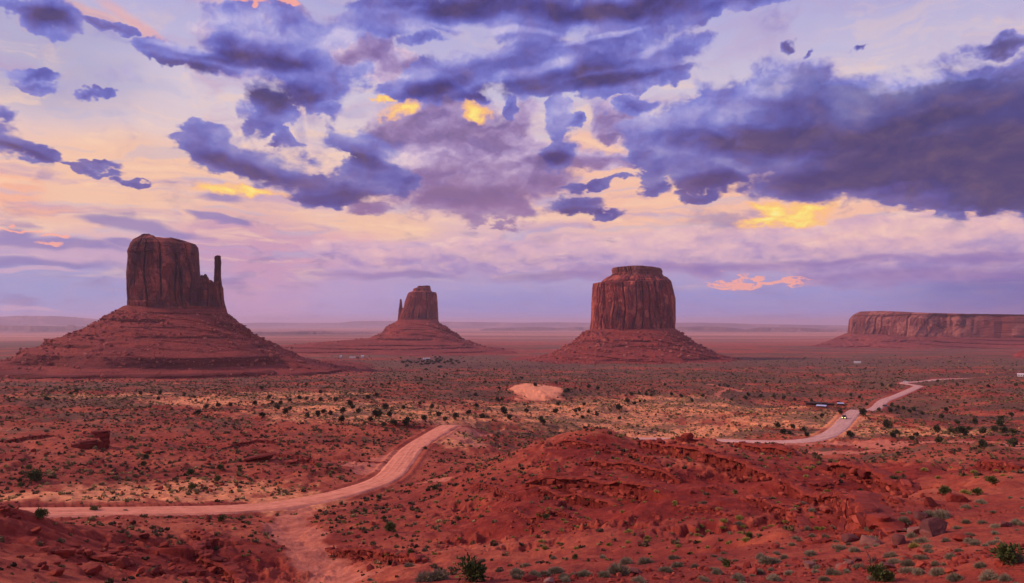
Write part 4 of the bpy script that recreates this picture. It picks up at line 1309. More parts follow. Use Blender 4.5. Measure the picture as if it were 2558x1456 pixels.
Eta, EV = talus_mesh('scree_slope', fre, Eb,
                     [(994, 799), (984, 807), (964, 817), (957, 830), (935, 841), (930, 844), (860, 850), (723, 862), (600, 872)],
                     [(1096, 806), (1113, 817), (1138, 834), (1158, 848), (1201, 863), (1225, 870), (1300, 878), (1400, 884)],
                     [(0, ge_(798)), (45, ge_(812)), (110, ge_(832)), (190, ge_(850)), (260, ge_(860)), (420, ge_(870)), (640, ge_(880))],
                     ge_(797), -128.0,
                     [(ge_(822), 4, -1, 1), (ge_(842), 7, -0.6, 1), (ge_(856), 4, -0.9, 1), (ge_(862), 5, -1, 1), (ge_(868), 4, -1, 1), (ge_(874), 3, -1, 1)],
                     M_TALUS_M, E, 800, 180, 52, 1.6, 1.0)
scree(E, EV, 700, 2.0, 7, 6)

# ---------------- the right hand butte
Mr = thing('flat_topped_butte', 'stout fluted butte with a flat caprock and no spire beside it', 'butte')
frm = Frame(1582, 2100)
Mc, Mb = cliff_mesh('cliff', frm, [(1474, 824), (1476, 790), (1479, 740), (1481, 712), (1482, 709.5), (1500, 707), (1506, 700), (1514, 694), (1524, 690)],
                    [(1686, 826), (1688, 800), (1687.6, 745), (1683, 725), (1680, 712), (1676, 702), (1668, 694), (1656, 689)],
                    [(1465, 712), (1482, 710), (1499, 708), (1504, 702), (1512, 696), (1524, 690), (1540, 686), (1600, 684), (1655, 689), (1668, 695), (1677, 704), (1681, 712), (1690, 730)],
                    -34.0, 250, M_CLIFF_M, 2.7, 900, 200, 1.1, 63, parent=Mr, beds=((112, 142, 2.4, 5.5),), cap_noise=0.8, base_flare=3)
Mcap, _ = cliff_mesh('caprock', frm, [(1522, 694), (1526, 688), (1528, 684), (1526, 676), (1527, 673), (1530, 669)], [(1666, 700), (1656, 688), (1654, 684), (1655, 678), (1653, 674), (1650, 669)],
                     [(1510, 672.5), (1528, 672), (1540, 671), (1556, 670.6), (1575, 669.2), (1600, 669), (1625, 670.4), (1652, 673.5), (1670, 674)],
                     frm.sil(1582, 697)[1], 190, M_CAP, 3.0, 600, 60, 0.8, 71, parent=Mr, cap_noise=0.7, amp=0.7)
gm = lambda py: frm.sil(1582, py)[1]
Mta, MV = talus_mesh('scree_slope', frm, Mb,
                     [(1474, 822), (1462, 828), (1441, 849), (1420, 862), (1400, 874), (1372, 885), (1330, 893), (1200, 900), (1050, 906)],
                     [(1688, 822), (1705, 836), (1725, 852), (1760, 871), (1795, 886), (1840, 897), (1950, 905), (2100, 910)],
                     [(0, gm(820)), (48, gm(838)), (95, gm(858)), (150, gm(876)), (195, gm(888)), (270, gm(899)), (420, gm(910))],
                     gm(819), -122.0,
                     [(gm(845), 5, -0.6, 0.75), (gm(857), 2.0, -0.5, 0.5), (gm(883), 5, -0.8, 0.9), (gm(897), 3.5, -0.9, 0.3)],
                     M_TALUS_M, Mr, 1000, 230, 82, 1.25, 1.0)
scree(Mr, MV, 1900, 1.5, 6.5, 9)

# ---------------- the long mesa at the right edge
S_ = thing('long_mesa', 'long hazy flat-topped mesa with pale upper cliffs running out of the frame behind the plain', 'mesa')
frs = Frame(2640, 4700)
Sc, Sb = cliff_mesh('cliff', frs, [(2151, 832), (2152.5, 818), (2154.7, 799), (2159, 793), (2165, 788), (2178, 781.5)], [(3120, 835), (3118, 800), (3100, 790)],
                    [(2140, 800), (2156, 798), (2163, 789), (2170, 785), (2180, 781), (2260, 780.2), (2352, 784.6), (2450, 787), (2557, 788.5), (2900, 790), (3130, 792)],
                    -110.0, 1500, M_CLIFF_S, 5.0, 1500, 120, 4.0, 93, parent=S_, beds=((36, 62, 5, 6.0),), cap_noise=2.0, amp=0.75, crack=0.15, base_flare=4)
gs = lambda py: frs.sil(2640, py)[1]
Sta, SV = talus_mesh('scree_slope', frs, Sb,
                     [(2151, 829), (2135, 838), (2118, 848), (2100, 856), (2060, 862), (1980, 868)], [(3120, 830), (3200, 860)],
                     [(0, gs(838)), (110, gs(850)), (210, gs(860)), (360, gs(868)), (640, gs(876))],
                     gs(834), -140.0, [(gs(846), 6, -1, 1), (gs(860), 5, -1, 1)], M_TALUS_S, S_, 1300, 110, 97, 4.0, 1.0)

# ---------------- foot of another butte at the right edge
H_ = thing('rocky_hill', 'dark red rocky scree hill cut off by the frame below the long mesa', 'hill')
frh = Frame(2700, 2500)
Hc, Hb = cliff_mesh('cliff', frh, [(2640, 850), (2642, 800), (2645, 770)], [(2750, 850), (2748, 770)], [(2630, 772), (2660, 768), (2760, 770)], -50.0, 140, M_CLIFF_E, 2.8, 400, 90, 1.3, 103, parent=H_)
gh = lambda py: frh.sil(2700, py)[1]
Hta, HV = talus_mesh('scree_slope', frh, Hb, [(2640, 838), (2600, 852), (2557, 874), (2530, 890), (2480, 905), (2400, 915)], [(2750, 838), (2900, 900)],
                     [(0, gh(838)), (80, gh(860)), (160, gh(880)), (260, gh(900)), (400, gh(912))], gh(837), -135.0, [(gh(872), 6, -1, 1), (gh(888), 4, -1, 1)], M_TALUS_M, H_, 500, 120, 107, 1.4, 1.0)

# ---------------- mesas on the horizon
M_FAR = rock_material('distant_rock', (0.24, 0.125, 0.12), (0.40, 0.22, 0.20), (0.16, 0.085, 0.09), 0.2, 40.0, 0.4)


def ridge(label, r, prof, depth, base_z, seed, rough=1.0, talus=0.45, cat='mesa', name='distant_mesa', group=None):
    """long table land; prof: skyline points"""
    px = np.array([p[0] for p in prof], float); py = np.array([p[1] for p in prof], float)
    n = int((px[-1] - px[0]) * 1.6)
    xs = np.linspace(px[0], px[-1], n)
    ys = np.interp(xs, px, py)
    azs = np.arctan2(xs - CX, F_PX)
    ze = np.array([ray(a_, b_)[2] / math.hypot(*ray(a_, b_)[:2]) for a_, b_ in zip(xs, ys)])
    zt = ze * r
    s = azs * r
    zt = zt + rough * r * 0.00024 * fbm(s / (r * 0.05), s * 0 + seed, 4, seed)
    h = np.maximum(zt - base_z, 1.0)
    end = sstep(0, 0.02, (azs - azs[0])) * sstep(0, 0.02, (azs[-1] - azs))
    zt = base_z - 8 + (h + 8) * (0.06 + 0.94 * end)
    bay = r * 0.010 * fbm(s / (r * 0.045), s * 0 + seed + 9, 4, seed + 2)
    rows = []
    for k_, (dr, hz) in enumerate([(-2.6, -0.05), (-1.6, 0.14), (-1.0, talus), (-0.93, 0.78), (-0.86, 0.80), (-0.80, 1.0), (0.0, 1.01), (1.0, 0.98), (1.6, 0.2), (2.4, -0.05)]):
        rr_ = r + dr * depth / 2 - (bay if dr < 0 else bay * 0) * (1.0 if abs(dr) < 1.1 else 0.75)
        z_ = base_z + (zt - base_z) * hz + (perlin(s / (r * 0.004), s * 0 + k_, seed + 5) * h * 0.05 if 0 < k_ < 6 else 0)
        rows.append(np.stack([rr_ * np.sin(azs), rr_ * np.cos(azs), z_], -1))
    V_ = np.array(rows)
    me = np_mesh(name, V_.reshape(-1, 3), grid_faces(len(rows), n, flip=True), False, M_FAR)
    return link(name, me, label=label, cat=cat, group=group)


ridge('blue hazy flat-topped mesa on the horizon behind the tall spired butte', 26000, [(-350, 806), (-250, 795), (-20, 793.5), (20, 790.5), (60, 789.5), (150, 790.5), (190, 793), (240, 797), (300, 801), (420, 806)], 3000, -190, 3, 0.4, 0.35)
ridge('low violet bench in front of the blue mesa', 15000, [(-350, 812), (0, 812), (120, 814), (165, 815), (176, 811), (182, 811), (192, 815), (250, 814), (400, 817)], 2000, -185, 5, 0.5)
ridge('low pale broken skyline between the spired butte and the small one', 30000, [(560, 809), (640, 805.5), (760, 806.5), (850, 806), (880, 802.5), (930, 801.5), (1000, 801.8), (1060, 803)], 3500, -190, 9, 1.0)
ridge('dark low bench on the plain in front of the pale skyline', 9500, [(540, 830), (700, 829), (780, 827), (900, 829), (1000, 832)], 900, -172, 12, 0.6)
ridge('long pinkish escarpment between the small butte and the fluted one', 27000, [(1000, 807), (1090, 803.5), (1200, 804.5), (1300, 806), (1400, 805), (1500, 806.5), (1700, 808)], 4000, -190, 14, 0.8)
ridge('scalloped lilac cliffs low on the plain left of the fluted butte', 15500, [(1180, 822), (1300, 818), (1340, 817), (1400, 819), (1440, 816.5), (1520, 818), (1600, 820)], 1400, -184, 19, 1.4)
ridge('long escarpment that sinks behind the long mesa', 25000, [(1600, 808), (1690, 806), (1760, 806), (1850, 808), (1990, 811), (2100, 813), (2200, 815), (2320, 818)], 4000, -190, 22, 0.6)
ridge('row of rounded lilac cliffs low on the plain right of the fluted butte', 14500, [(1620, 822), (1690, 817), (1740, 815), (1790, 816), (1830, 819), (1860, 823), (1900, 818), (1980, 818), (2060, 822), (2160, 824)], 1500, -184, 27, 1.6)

# ================================================================== plants
def leaf_material(name, stops, sc=1.5, trans=0.0):
    m, t, bs = material(name)
    oi = t.new('ShaderNodeObjectInfo').outputs['Random']
    p = t.new('ShaderNodeTexCoord').outputs['Object']
    n = t.noise(p, sc, 3, 0.6)
    ti = attr(t, 'tint')
    f = t.m('ADD', t.m('MULTIPLY', ti, 0.45), t.m('ADD', t.m('MULTIPLY', n, 0.25), t.m('MULTIPLY', oi, 0.3)))
    t.put(bs.inputs['Base Color'], t.ramp(f, stops))
    bs.inputs['Roughness'].default_value = 0.75
    return m


M_JUNIPER = leaf_material('juniper_foliage', [(0.15, rgb(0.026, 0.034, 0.016)), (0.5, rgb(0.056, 0.066, 0.030)), (0.85, rgb(0.12, 0.115, 0.050))])
M_GREEN = leaf_material('green_foliage', [(0.15, rgb(0.035, 0.050, 0.016)), (0.5, rgb(0.085, 0.110, 0.034)), (0.85, rgb(0.19, 0.21, 0.065))])
M_SAGE = leaf_material('sage_foliage', [(0.15, rgb(0.085, 0.075, 0.050)), (0.5, rgb(0.21, 0.19, 0.125)), (0.85, rgb(0.40, 0.36, 0.24))])
M_YELLOW = leaf_material('rabbitbrush_foliage', [(0.15, rgb(0.13, 0.12, 0.030)), (0.5, rgb(0.30, 0.27, 0.065)), (0.85, rgb(0.50, 0.44, 0.13))])
M_WOOD, t, bs = material('weathered_wood')
p = pos(t)
t.put(bs.inputs['Base Color'], t.ramp(t.noise(t.v('MULTIPLY', p, (6, 6, 1.5)), 2.0, 4, 0.6), [(0.3, rgb(0.06, 0.035, 0.028)), (0.7, rgb(0.18, 0.11, 0.09))]))


def quads(centres, dirs, size, rs, aspect=1.6):
    """small leaf clumps: one quad each"""
    n = len(centres)
    d = dirs / (np.linalg.norm(dirs, axis=1)[:, None] + 1e-9)
    o = rs.normal(size=(n, 3))
    a = np.cross(d, o); a /= np.linalg.norm(a, axis=1)[:, None] + 1e-9
    sz = size[:, None]
    b = d * aspect
    v = np.stack([centres - a * sz * 0.5, centres + a * sz * 0.5, centres + a * sz * 0.32 + b * sz, centres - a * sz * 0.32 + b * sz], 1)
    f = np.arange(n * 4).reshape(n, 4)
    return v.reshape(-1, 3), f


def crown_mesh(name, seed, mat, lobes=7, per=60, w=1.0, h=0.85, leaf=0.16, base=0.12):
    """unit-wide crown: uneven clumps of leaves"""
    rs = np.random.RandomState(seed)
    C_, D_, S_l, T_ = [], [], [], []
    for i in range(lobes):
        a = rs.uniform(0, 2 * np.pi); rr = rs.uniform(0.05, 0.30) * w
        c = np.array([rr * math.cos(a), rr * math.sin(a) * 0.9, base + h * rs.uniform(0.22, 0.68)])
        rad = rs.uniform(0.16, 0.27)
        d = rs.normal(size=(per, 3)); d /= np.linalg.norm(d, axis=1)[:, None]
        rq = rad * rs.uniform(0.35, 1.08, per)[:, None]
        q = c + d * rq * np.array([1, 1, 0.9])
        q[:, 2] = np.maximum(q[:, 2], base * rs.uniform(0.3, 1.0, per))
        C_.append(q); D_.append(d + np.array([0, 0, 0.35])); S_l.append(leaf * rs.uniform(0.6, 1.3, per)); T_.append(np.full(per, rs.uniform(0, 0.6)) + rs.uniform(0, 0.4, per))
    v, f = quads(np.concatenate(C_), np.concatenate(D_), np.concatenate(S_l) * 0.62, rs)
    return np_mesh(name, v, f, False, mat, {'tint': np.repeat(np.concatenate(T_), 4)})


def trunk_mesh(name, seed, h=0.45, r=0.035):
    rs = np.random.RandomState(seed)
    vs, fs = [], []
    def tube(p0, p1, r0, r1):
        b0 = len(vs)
        d = np.array(p1) - np.array(p0); d = d / np.linalg.norm(d)
        a = np.cross(d, [0.3, 0.9, 0.1]); a /= np.linalg.norm(a); b = np.cross(d, a)
        for p_, r_ in ((p0, r0), (p1, r1)):
            for k in range(6):
                an = k * math.pi / 3
                vs.append(np.array(p_) + (a * math.cos(an) + b * math.sin(an)) * r_)
        for k in range(6):
            fs.append([b0 + k, b0 + (k + 1) % 6, b0 + 6 + (k + 1) % 6, b0 + 6 + k])
    top = np.array([rs.uniform(-.05, .05), rs.uniform(-.05, .05), h * 0.5])
    tube((0, 0, -0.06), top, r * 1.5, r)
    for k in range(5):
        a = rs.uniform(0, 6.28)
        tube(top * rs.uniform(0.3, 1.0), top + np.array([math.cos(a) * 0.2, math.sin(a) * 0.2, h * rs.uniform(0.3, 0.7)]), r * 0.7, r * 0.25)
    return np_mesh(name, np.array(vs), np.array(fs), True, M_WOOD)


def tuft_mesh(name, seed, mat, n=420, spread=1.0, h=0.75, wd=0.020, droop=0.2, lobes=3):
    """cushion of thin upright stems and narrow leaves, one unit wide"""
    rs = np.random.RandomState(seed)
    vs, ts = [], []
    cen = [(rs.normal() * 0.14 * (lobes > 1), rs.normal() * 0.14 * (lobes > 1), rs.uniform(0.75, 1.1)) for _ in range(lobes)]
    for i in range(n):
        cx_, cy_, hs = cen[rs.randint(lobes)]
        a = rs.uniform(0, 2 * math.pi); el = math.asin(rs.uniform(0.05, 1.0))
        L = 0.42 * rs.uniform(0.75, 1.12)
        d = np.array([math.cos(a) * math.cos(el) * spread, math.sin(a) * math.cos(el) * spread, math.sin(el) * h / 0.42 * 0.72 * hs])
        root = np.array([cx_, cy_, 0]) + d * L * rs.uniform(0.0, 0.72)
        tip = np.array([cx_, cy_, 0]) + d * L + np.array([0, 0, -droop * L * math.cos(el) * rs.rand()])
        o = np.cross(tip - root, rs.normal(size=3)); o /= np.linalg.norm(o) + 1e-9
        w = wd * rs.uniform(0.7, 1.5)
        mid = (root + tip) / 2 + rs.normal(size=3) * 0.02
        vs += [root - o * w * 0.5, mid + o * w, tip, mid - o * w]
        ts += [rs.rand() * 0.5, 0.45 + 0.5 * rs.rand(), 0.9, 0.4]
    v = np.array(vs)
    v[:, 2] = np.maximum(v[:, 2], -0.03)
    return np_mesh(name, v, np.arange(len(v)).reshape(-1, 4), False, mat, {'tint': np.array(ts)})


def stems_mesh(name, seed, h=0.4):
    rs = np.random.RandomState(seed)
    vs, fs = [], []
    for i in range(9):
        a = rs.uniform(0, 6.28); el = rs.uniform(0.5, 1.3)
        tip = np.array([math.cos(a) * math.cos(el), math.sin(a) * math.cos(el), math.sin(el)]) * h
        o = np.array([-math.sin(a), math.cos(a), 0]) * 0.014
        b = len(vs)
        vs += [np.array([0, 0, -0.05]) - o, np.array([0, 0, -0.05]) + o, tip + o * 0.3, tip - o * 0.3]
        fs.append([b, b + 1, b + 2, b + 3])
    return np_mesh(name, np.array(vs), np.array(fs), False, M_WOOD)


JUN_C = [crown_mesh('crown', 500 + i, M_JUNIPER, 8, 60, 1.0, 0.80 + 0.08 * (i % 3), 0.15, 0.04) for i in range(6)]
JUN_T = [trunk_mesh('trunk', 520 + i) for i in range(3)]
GRN_C = [crown_mesh('foliage', 540 + i, M_GREEN, 8, 110, 1.0, 0.62, 0.085, 0.02) for i in range(4)]
SAGE_C = [tuft_mesh('foliage', 560 + i, M_SAGE, 1000, 1.0, 0.62, 0.011, lobes=2 + i % 4) for i in range(6)]
YEL_C = [tuft_mesh('foliage', 580 + i, M_YELLOW, 420, 1.05, 0.55, 0.022, lobes=1 + i % 3) for i in range(4)]
STEM = [stems_mesh('stem', 600 + i) for i in range(3)]
prs = np.random.RandomState(77)
n_plants = {}
taken = []


def plant(kind, x, y, width, label, group, cat=None, hs=1.0):
    name, cat0, lib, part, lib2, part2 = {
        'juniper': ('juniper_tree', 'tree', JUN_C, 'crown', JUN_T, 'trunk'),
        'green': ('green_shrub', 'shrub', GRN_C, 'foliage', STEM, 'stem'),
        'sage': ('sagebrush', 'shrub', SAGE_C, 'foliage', STEM, 'stem'),
        'yellow': ('rabbitbrush', 'shrub', YEL_C, 'foliage', STEM, 'stem')}[kind]
    z = float(ground_z(x, y)[0])
    o = link(name, None, label=label, cat=cat or cat0, group=group, loc=(x, y, z - 0.02 * width), rot=(0, 0, prs.uniform(0, 6.28)))
    o.scale = (width, width * prs.uniform(0.85, 1.1), width * prs.uniform(0.85, 1.15) * hs)
    c_ = link(part, lib[prs.randint(len(lib))], o)
    if width / math.hypot(x, y) > 0.003:
        link(part2, lib2[prs.randint(len(lib2))], o)
    n_plants[kind] = n_plants.get(kind, 0) + 1
    taken.append((x, y, width))
    return o


def Z2(zx, zy): return 639.3 + .2787 * zx, 655.5 + .2787 * zy
def Z3(zx, zy): return 1278.6 + .2787 * zx, 624.3 + .2787 * zy
def Z4(zx, zy): return 1917.8 + .2787 * zx, 718 + .2787 * zy
def Z5(zx, zy): return .3567 * zx, 936.5 + .3567 * zy
def Z6(zx, zy): return 852.2 + .3567 * zx, 936.5 + .3567 * zy
def Z7(zx, zy): return 1704.4 + .3567 * zx, 936.5 + .3567 * zy


JL = [(Z2, [(50, 1130), (575, 1170), (450, 1095), (1000, 1215), (1078, 1193), (840, 1280), (865, 1305), (915, 1350), (778, 1355), (668, 1357), (545, 1385), (600, 1355), (460, 1380), (305, 1240), (390, 1220), (448, 1232), (145, 1262), (220, 1265), (195, 1310), (716, 1238), (575, 1240), (1170, 1315, 1.5), (1070, 1390, 1.4), (1100, 1378, 1.3), (1030, 1420), (1205, 1385), (1462, 1270), (1575, 1303), (1508, 1408), (1635, 1380), (1700, 1415), (1780, 1405, 1.3), (1910, 1362, 1.2), (2025, 1390), (1975, 1290), (2180, 1135), (2055, 1070), (2160, 1243), (2200, 1235), (2230, 1350, 1.5), (2270, 1400), (1965, 1188), (1800, 975), (1708, 1000), (1680, 1030), (1275, 1027), (1130, 1100), (1195, 1090), (1485, 1055), (765, 1430), (110, 1230), (265, 1355), (60, 1385), (1345, 1440), (1315, 1315), (790, 1060), (2135, 960)]),
      (Z3, [(480, 1275), (500, 1265, 1.2), (570, 1240), (613, 1265), (685, 1235, 1.2), (766, 1245), (1040, 1372, 1.4), (1100, 1378), (1148, 1357), (1192, 1355), (1065, 1300, 1.3), (1225, 1262), (1242, 1220), (1245, 1308), (1205, 1300), (1140, 1290), (955, 1422, 1.4), (645, 1387), (1710, 1310), (1515, 1312), (1425, 1303), (2095, 1335, 1.3), (2228, 1322), (1965, 1347), (1858, 1215), (1935, 1228), (1370, 1210), (205, 1215), (35, 1145), (90, 1150), (2180, 1185), (1975, 1115), (485, 1175), (395, 1200), (1608, 1358), (2285, 1185), (2120, 1300), (600, 1445), (410, 1385)]),
      (Z4, [(1075, 1262, 1.5), (1275, 1137, 1.2), (1385, 1135), (1215, 1085), (1115, 1065, 1.2), (1000, 1098), (1098, 1115), (1165, 1075), (1305, 1100), (1550, 1173), (1590, 1110), (1697, 1225), (1500, 1300, 1.4), (1755, 1335, 2.0), (1805, 1275), (1705, 1300), (1645, 1300), (1845, 1222), (1922, 1300, 1.3), (2030, 1285), (2078, 1235, 1.4), (2115, 1295), (2200, 1310, 1.4), (2190, 1155), (2090, 1185), (1330, 1330), (1290, 1360), (1145, 1308), (1110, 1345), (735, 1345), (85, 1248), (135, 1303), (195, 1315), (228, 1258), (325, 1283), (343, 1330), (650, 1125), (480, 1165), (885, 1048), (850, 1140, 1.6), (240, 1012), (390, 1018), (140, 1000), (60, 990), (1975, 890), (2220, 880), (1695, 873), (1520, 843), (1100, 885), (1025, 885), (825, 890), (740, 970), (465, 977), (820, 990), (495, 820), (440, 800), (325, 790), (2210, 1425, 1.3), (1930, 1420), (1530, 1380)]),
      (Z5, [(495, 135), (540, 120), (332, 178), (988, 138), (1120, 130), (1110, 172), (1290, 145), (1830, 92), (1782, 207), (1525, 218), (1610, 218), (1385, 275), (1440, 235), (1905, 200), (1965, 200), (2030, 182), (2095, 168), (2240, 128), (2220, 293), (2140, 175), (2315, 270), (2030, 240), (890, 75)]),
      (Z6, [(240, 305, 1.8), (318, 240, 1.2), (183, 160), (60, 212), (80, 235), (118, 265), (12, 270), (545, 203), (635, 230), (342, 295), (450, 350), (370, 360, 1.2), (290, 362), (6, 330), (790, 312, 1.2), (895, 280), (985, 298), (680, 290), (730, 320), (582, 312), (1140, 265, 1.5), (1175, 312), (1105, 100), (945, 220), (1105, 180), (935, 140), (1295, 265), (1405, 318), (1500, 265), (1415, 345, 1.3), (1690, 300), (1700, 208), (1730, 90), (1800, 95), (1580, 115), (1575, 45), (2005, 195), (2055, 200), (2128, 185), (2090, 185), (1940, 235), (1950, 310), (1790, 280), (1730, 262), (1640, 260), (2165, 150)])]
J_ZONES = [  # px range, py range, label, group
    (0, 560, 900, 1020, 'small dark juniper on the scrub rise under the tall spired butte', 'junipers under the spired butte'),
    (560, 960, 900, 1120, 'round dark juniper on the sandy hummocks uphill of the road bend', 'junipers on the sandy hummocks'),
    (960, 1250, 900, 985, 'dark juniper in the dense grove below the small butte', 'grove below the small butte'),
    (960, 1250, 985, 1120, 'dark juniper close behind the crest where the road vanishes', 'junipers behind the road crest'),
    (1250, 1520, 900, 1120, 'dark juniper around the bare orange dune', 'junipers around the dune'),
    (1520, 1900, 900, 1120, 'dark juniper on the scrub plain between dune and stalls', 'junipers between dune and stalls'),
    (1900, 2180, 900, 1030, 'dark juniper near the roadside stalls', 'junipers near the stalls'),
    (1900, 2180, 1030, 1120, 'dark juniper beside the grey road sweep with the car', 'junipers beside the far road'),
    (2180, 2700, 900, 1030, 'dark juniper on the shaded flat beyond the far road', 'junipers on the shaded flat'),
    (2180, 2700, 1030, 1140, 'big dark juniper on the orange slope beyond the red ridge', 'junipers beyond the red ridge'),
]


def jzone(px, py):
    for a, b, c_, d_, lb, gr in J_ZONES:
        if a <= px < b and c_ <= py < d_:
            return lb, gr
    return 'lone dark juniper out on the open scrub', 'lone junipers'


seen = []
for fn, lst in JL:
    for it in lst:
        px, py = fn(it[0], it[1])
        if any(abs(px - a) < 5 and abs(py - b) < 4 for a, b in seen):
            continue
        seen.append((px, py))
        x, y, z = pick_ground(px, py + 2, 200)
        lb, gr = jzone(px, py)
        plant('juniper', x, y, (3.1 * (it[2] if len(it) > 2 else 1.0)) * prs.uniform(0.85, 1.2) * (1.0 if math.hypot(x, y) < 600 else 1.15), lb, gr)
# grove below the small butte
for k in range(52):
    px, py = 1075 + prs.normal() * 42, 905 + prs.normal() * 7
    x, y, z = pick_ground(px, py, 600)
    lb, gr = jzone(px, max(py, 901))
    plant('juniper', x, y, prs.uniform(6, 12), 'dark juniper in the dense grove below the small butte', 'grove below the small butte', hs=0.55)
near_specials = [
    (Z5, 240, 742, 'green', 6.5, 'broad low dark green bush on the red flat above the road, leftmost of its kind'),
    (Z5, 1335, 694, 'green', 3.6, 'dark bush on the bare flat halfway between overhang slab and road'),
    (Z5, 1020, 590, 'green', 3.4, 'green bush below the small dark boulder on the left flat'),
    (Z5, 1005, 640, 'green', 3.0, 'lower of two green bushes below the small dark boulder'),
    (Z5, 1540, 664, 'green', 3.4, 'flat green bush just under the overhanging slab'),
    (Z5, 1522, 745, 'green', 3.0, 'dark bush amid tilted slabs above the road'),
    (Z5, 1345, 805, 'green', 3.2, 'dark bush at the low end of the tilted slabs'),
    (Z5, 200, 662, 'green', 2.8, 'oval dark bush up the flat behind the broad low bush'),
    (Z5, 1680, 680, 'green', 2.6, 'green bush right of the flat bush under the slab'),
    (Z5, 150, 795, 'green', 2.4, 'small bush in front of the broad low bush'),
    (Z5, 660, 962, 'green', 3.0, 'upright feathery bush growing on the near verge over the road'),
    (Z5, 880, 962, 'sage', 2.2, 'pale grey twiggy bush on the near verge of the road'),
    (Z5, 285, 1008, 'green', 3.0, 'low green bush under the near edge of the road at its far left'),
    (Z5, 1550, 1022, 'green', 2.4, 'bright green bush beside the pale wash below the road'),
    (Z5, 2230, 650, 'green', 2.8, 'bush among slabs in the dry gully inside the road bend'),
    (Z6, 343, 1090, 'green', 3.3, 'tall green bush on the rocky knoll right of the pale wash'),
    (Z6, 655, 803, 'green', 2.4, 'dark round bush on the red slope under the road bend'),
    (Z6, 590, 526, 'green', 2.4, 'small dark bush at the outer kerb of the road bend'),
    (Z6, 165, 970, 'green', 1.9, 'green bush on the slope above the rocky knoll'),
    (Z6, 303, 1015, 'green', 1.5, 'small dark bush above the tall bush of the knoll'),
    (Z6, 820, 1015, 'green', 1.6, 'dark green bush alone on the smooth red slope'),
    (Z6, 265, 873, 'green', 1.9, 'low dark bush under the yellow verge of the road'),
    (Z6, 1430, 1010, 'green', 2.0, 'green bush growing through the thin dark ledge'),
    (Z6, 390, 1138, 'green', 1.3, 'small bush below the tall bush of the knoll'),
    (Z6, 490, 1270, 'green', 1.4, 'dark bush on the rock band in the lower middle'),
    (Z7, 1485, 760, 'green', 1.6, 'lone dark green bush on the slope under the red skyline'),
    (Z7, 1840, 840, 'green', 1.7, 'dark round bush beside the square rock block'),
    (Z7, 2065, 842, 'green', 1.5, 'grey green bush above the square rock block'),
    (Z7, 2170, 772, 'green', 1.9, 'wide bright green bush high on the shelf rim'),
    (Z7, 370, 830, 'green', 1.3, 'green bush on the boulder slope under the long ledge'),
    (Z7, 500, 697, 'green', 1.4, 'green bush clinging just under the long ledge'),
    (Z7, 845, 905, 'sage', 1.3, 'grey sage between boulders below the long ledge'),
    (Z7, 2260, 1320, 'green', 1.15, 'big dark green bush in the near corner of the shelf'),
    (Z7, 1365, 1440, 'green', 0.85, 'bright green leafy plant at the very front edge of the shelf'),
    (Z7, 1440, 1445, 'green', 0.6, 'second bright green leafy plant at the front edge, the smaller'),
    (Z7, 470, 1150, 'green', 1.1, 'green bush at the foot of the red slope over the shelf edge'),
    (Z7, 310, 1345, 'green', 0.95, 'green bush on the shelf where it first widens'),
    (Z7, 630, 1325, 'sage', 1.5, 'widest sage mound on the open middle of the shelf'),
    (Z7, 1340, 1190, 'sage', 1.7, 'large grey sage behind the pale split boulder'),
    (Z7, 1820, 995, 'sage', 1.7, 'large pale sage above the biggest boulder'),
    (Z7, 1105, 1225, 'sage', 0.95, 'pale feathery sage in front of the dark pointed boulder'),
    (Z7, 1625, 1210, 'yellow', 0.95, 'yellow green bush under the biggest boulder'),
    (Z7, 1155, 572, 'yellow', 2.2, 'bright yellow green cushion on the skyline of the red ridge'),
    (Z6, 2000, 1320, 'sage', 1.5, 'pale tall sage on the shelf brink'),
    (Z6, 2140, 1320, 'sage', 1.4, 'dark sage right of the pale tall one on the shelf brink'),
    (Z6, 1930, 1392, 'sage', 1.15, 'grey sage beside the flat dark boulder'),
    (Z6, 1635, 1290, 'green', 1.1, 'green tinged bush at the brink over the red slope'),
    (Z6, 995, 1308, 'sage', 1.2, 'grey bush under the foot of the smooth red slope'),
    (Z6, 640, 1440, 'sage', 1.3, 'tall pale sage at the bottom of the frame, first right of the wash'),
    (Z6, 920, 1445, 'green', 1.5, 'green grassy clump at the bottom of the frame in the middle'),
]
for fn, zx, zy, kd, wd_, lb in near_specials:
    px, py = fn(zx, zy)
    x, y, z = pick_ground(px, min(py, 1462), 14)
    plant(kd, x, y, wd_ * (0.62 if math.hypot(x, y) < 75 else 0.78), lb, None)

SHELF = [(1210, 1238), (915, 1265), (940, 1355), (1230, 1365), (235, 1390), (95, 1355), (540, 1283), (710, 1290), (540, 1385), (380, 1432), (735, 1398), (790, 1150), (770, 1195), (880, 1088), (900, 1138), (1010, 1148), (655, 1195), (335, 1114), (1410, 1055), (1325, 1083), (1230, 1078), (1140, 1086), (1045, 1078), (1560, 1030), (1715, 990), (1985, 1040), (2340, 1050), (2100, 1040), (2200, 1070), (1575, 1100), (1600, 1140), (1685, 1175), (1720, 1240), (1755, 1340), (1920, 1240), (1440, 1275), (1490, 1320), (1570, 1385), (1060, 1400), (1590, 1335), (1890, 1290), (1660, 1395), (1790, 1405), (2100, 1350), (2060, 1190), (2170, 1190), (1900, 1440), (2350, 1300), (2095, 900), (1970, 940), (1920, 1080), (2010, 1130), (1830, 1170), (2030, 1180), (150, 900), (920, 958), (400, 1050), (1330, 1440), (1000, 1440), (640, 1440), (150, 1440), (2250, 1440), (2120, 1440)]
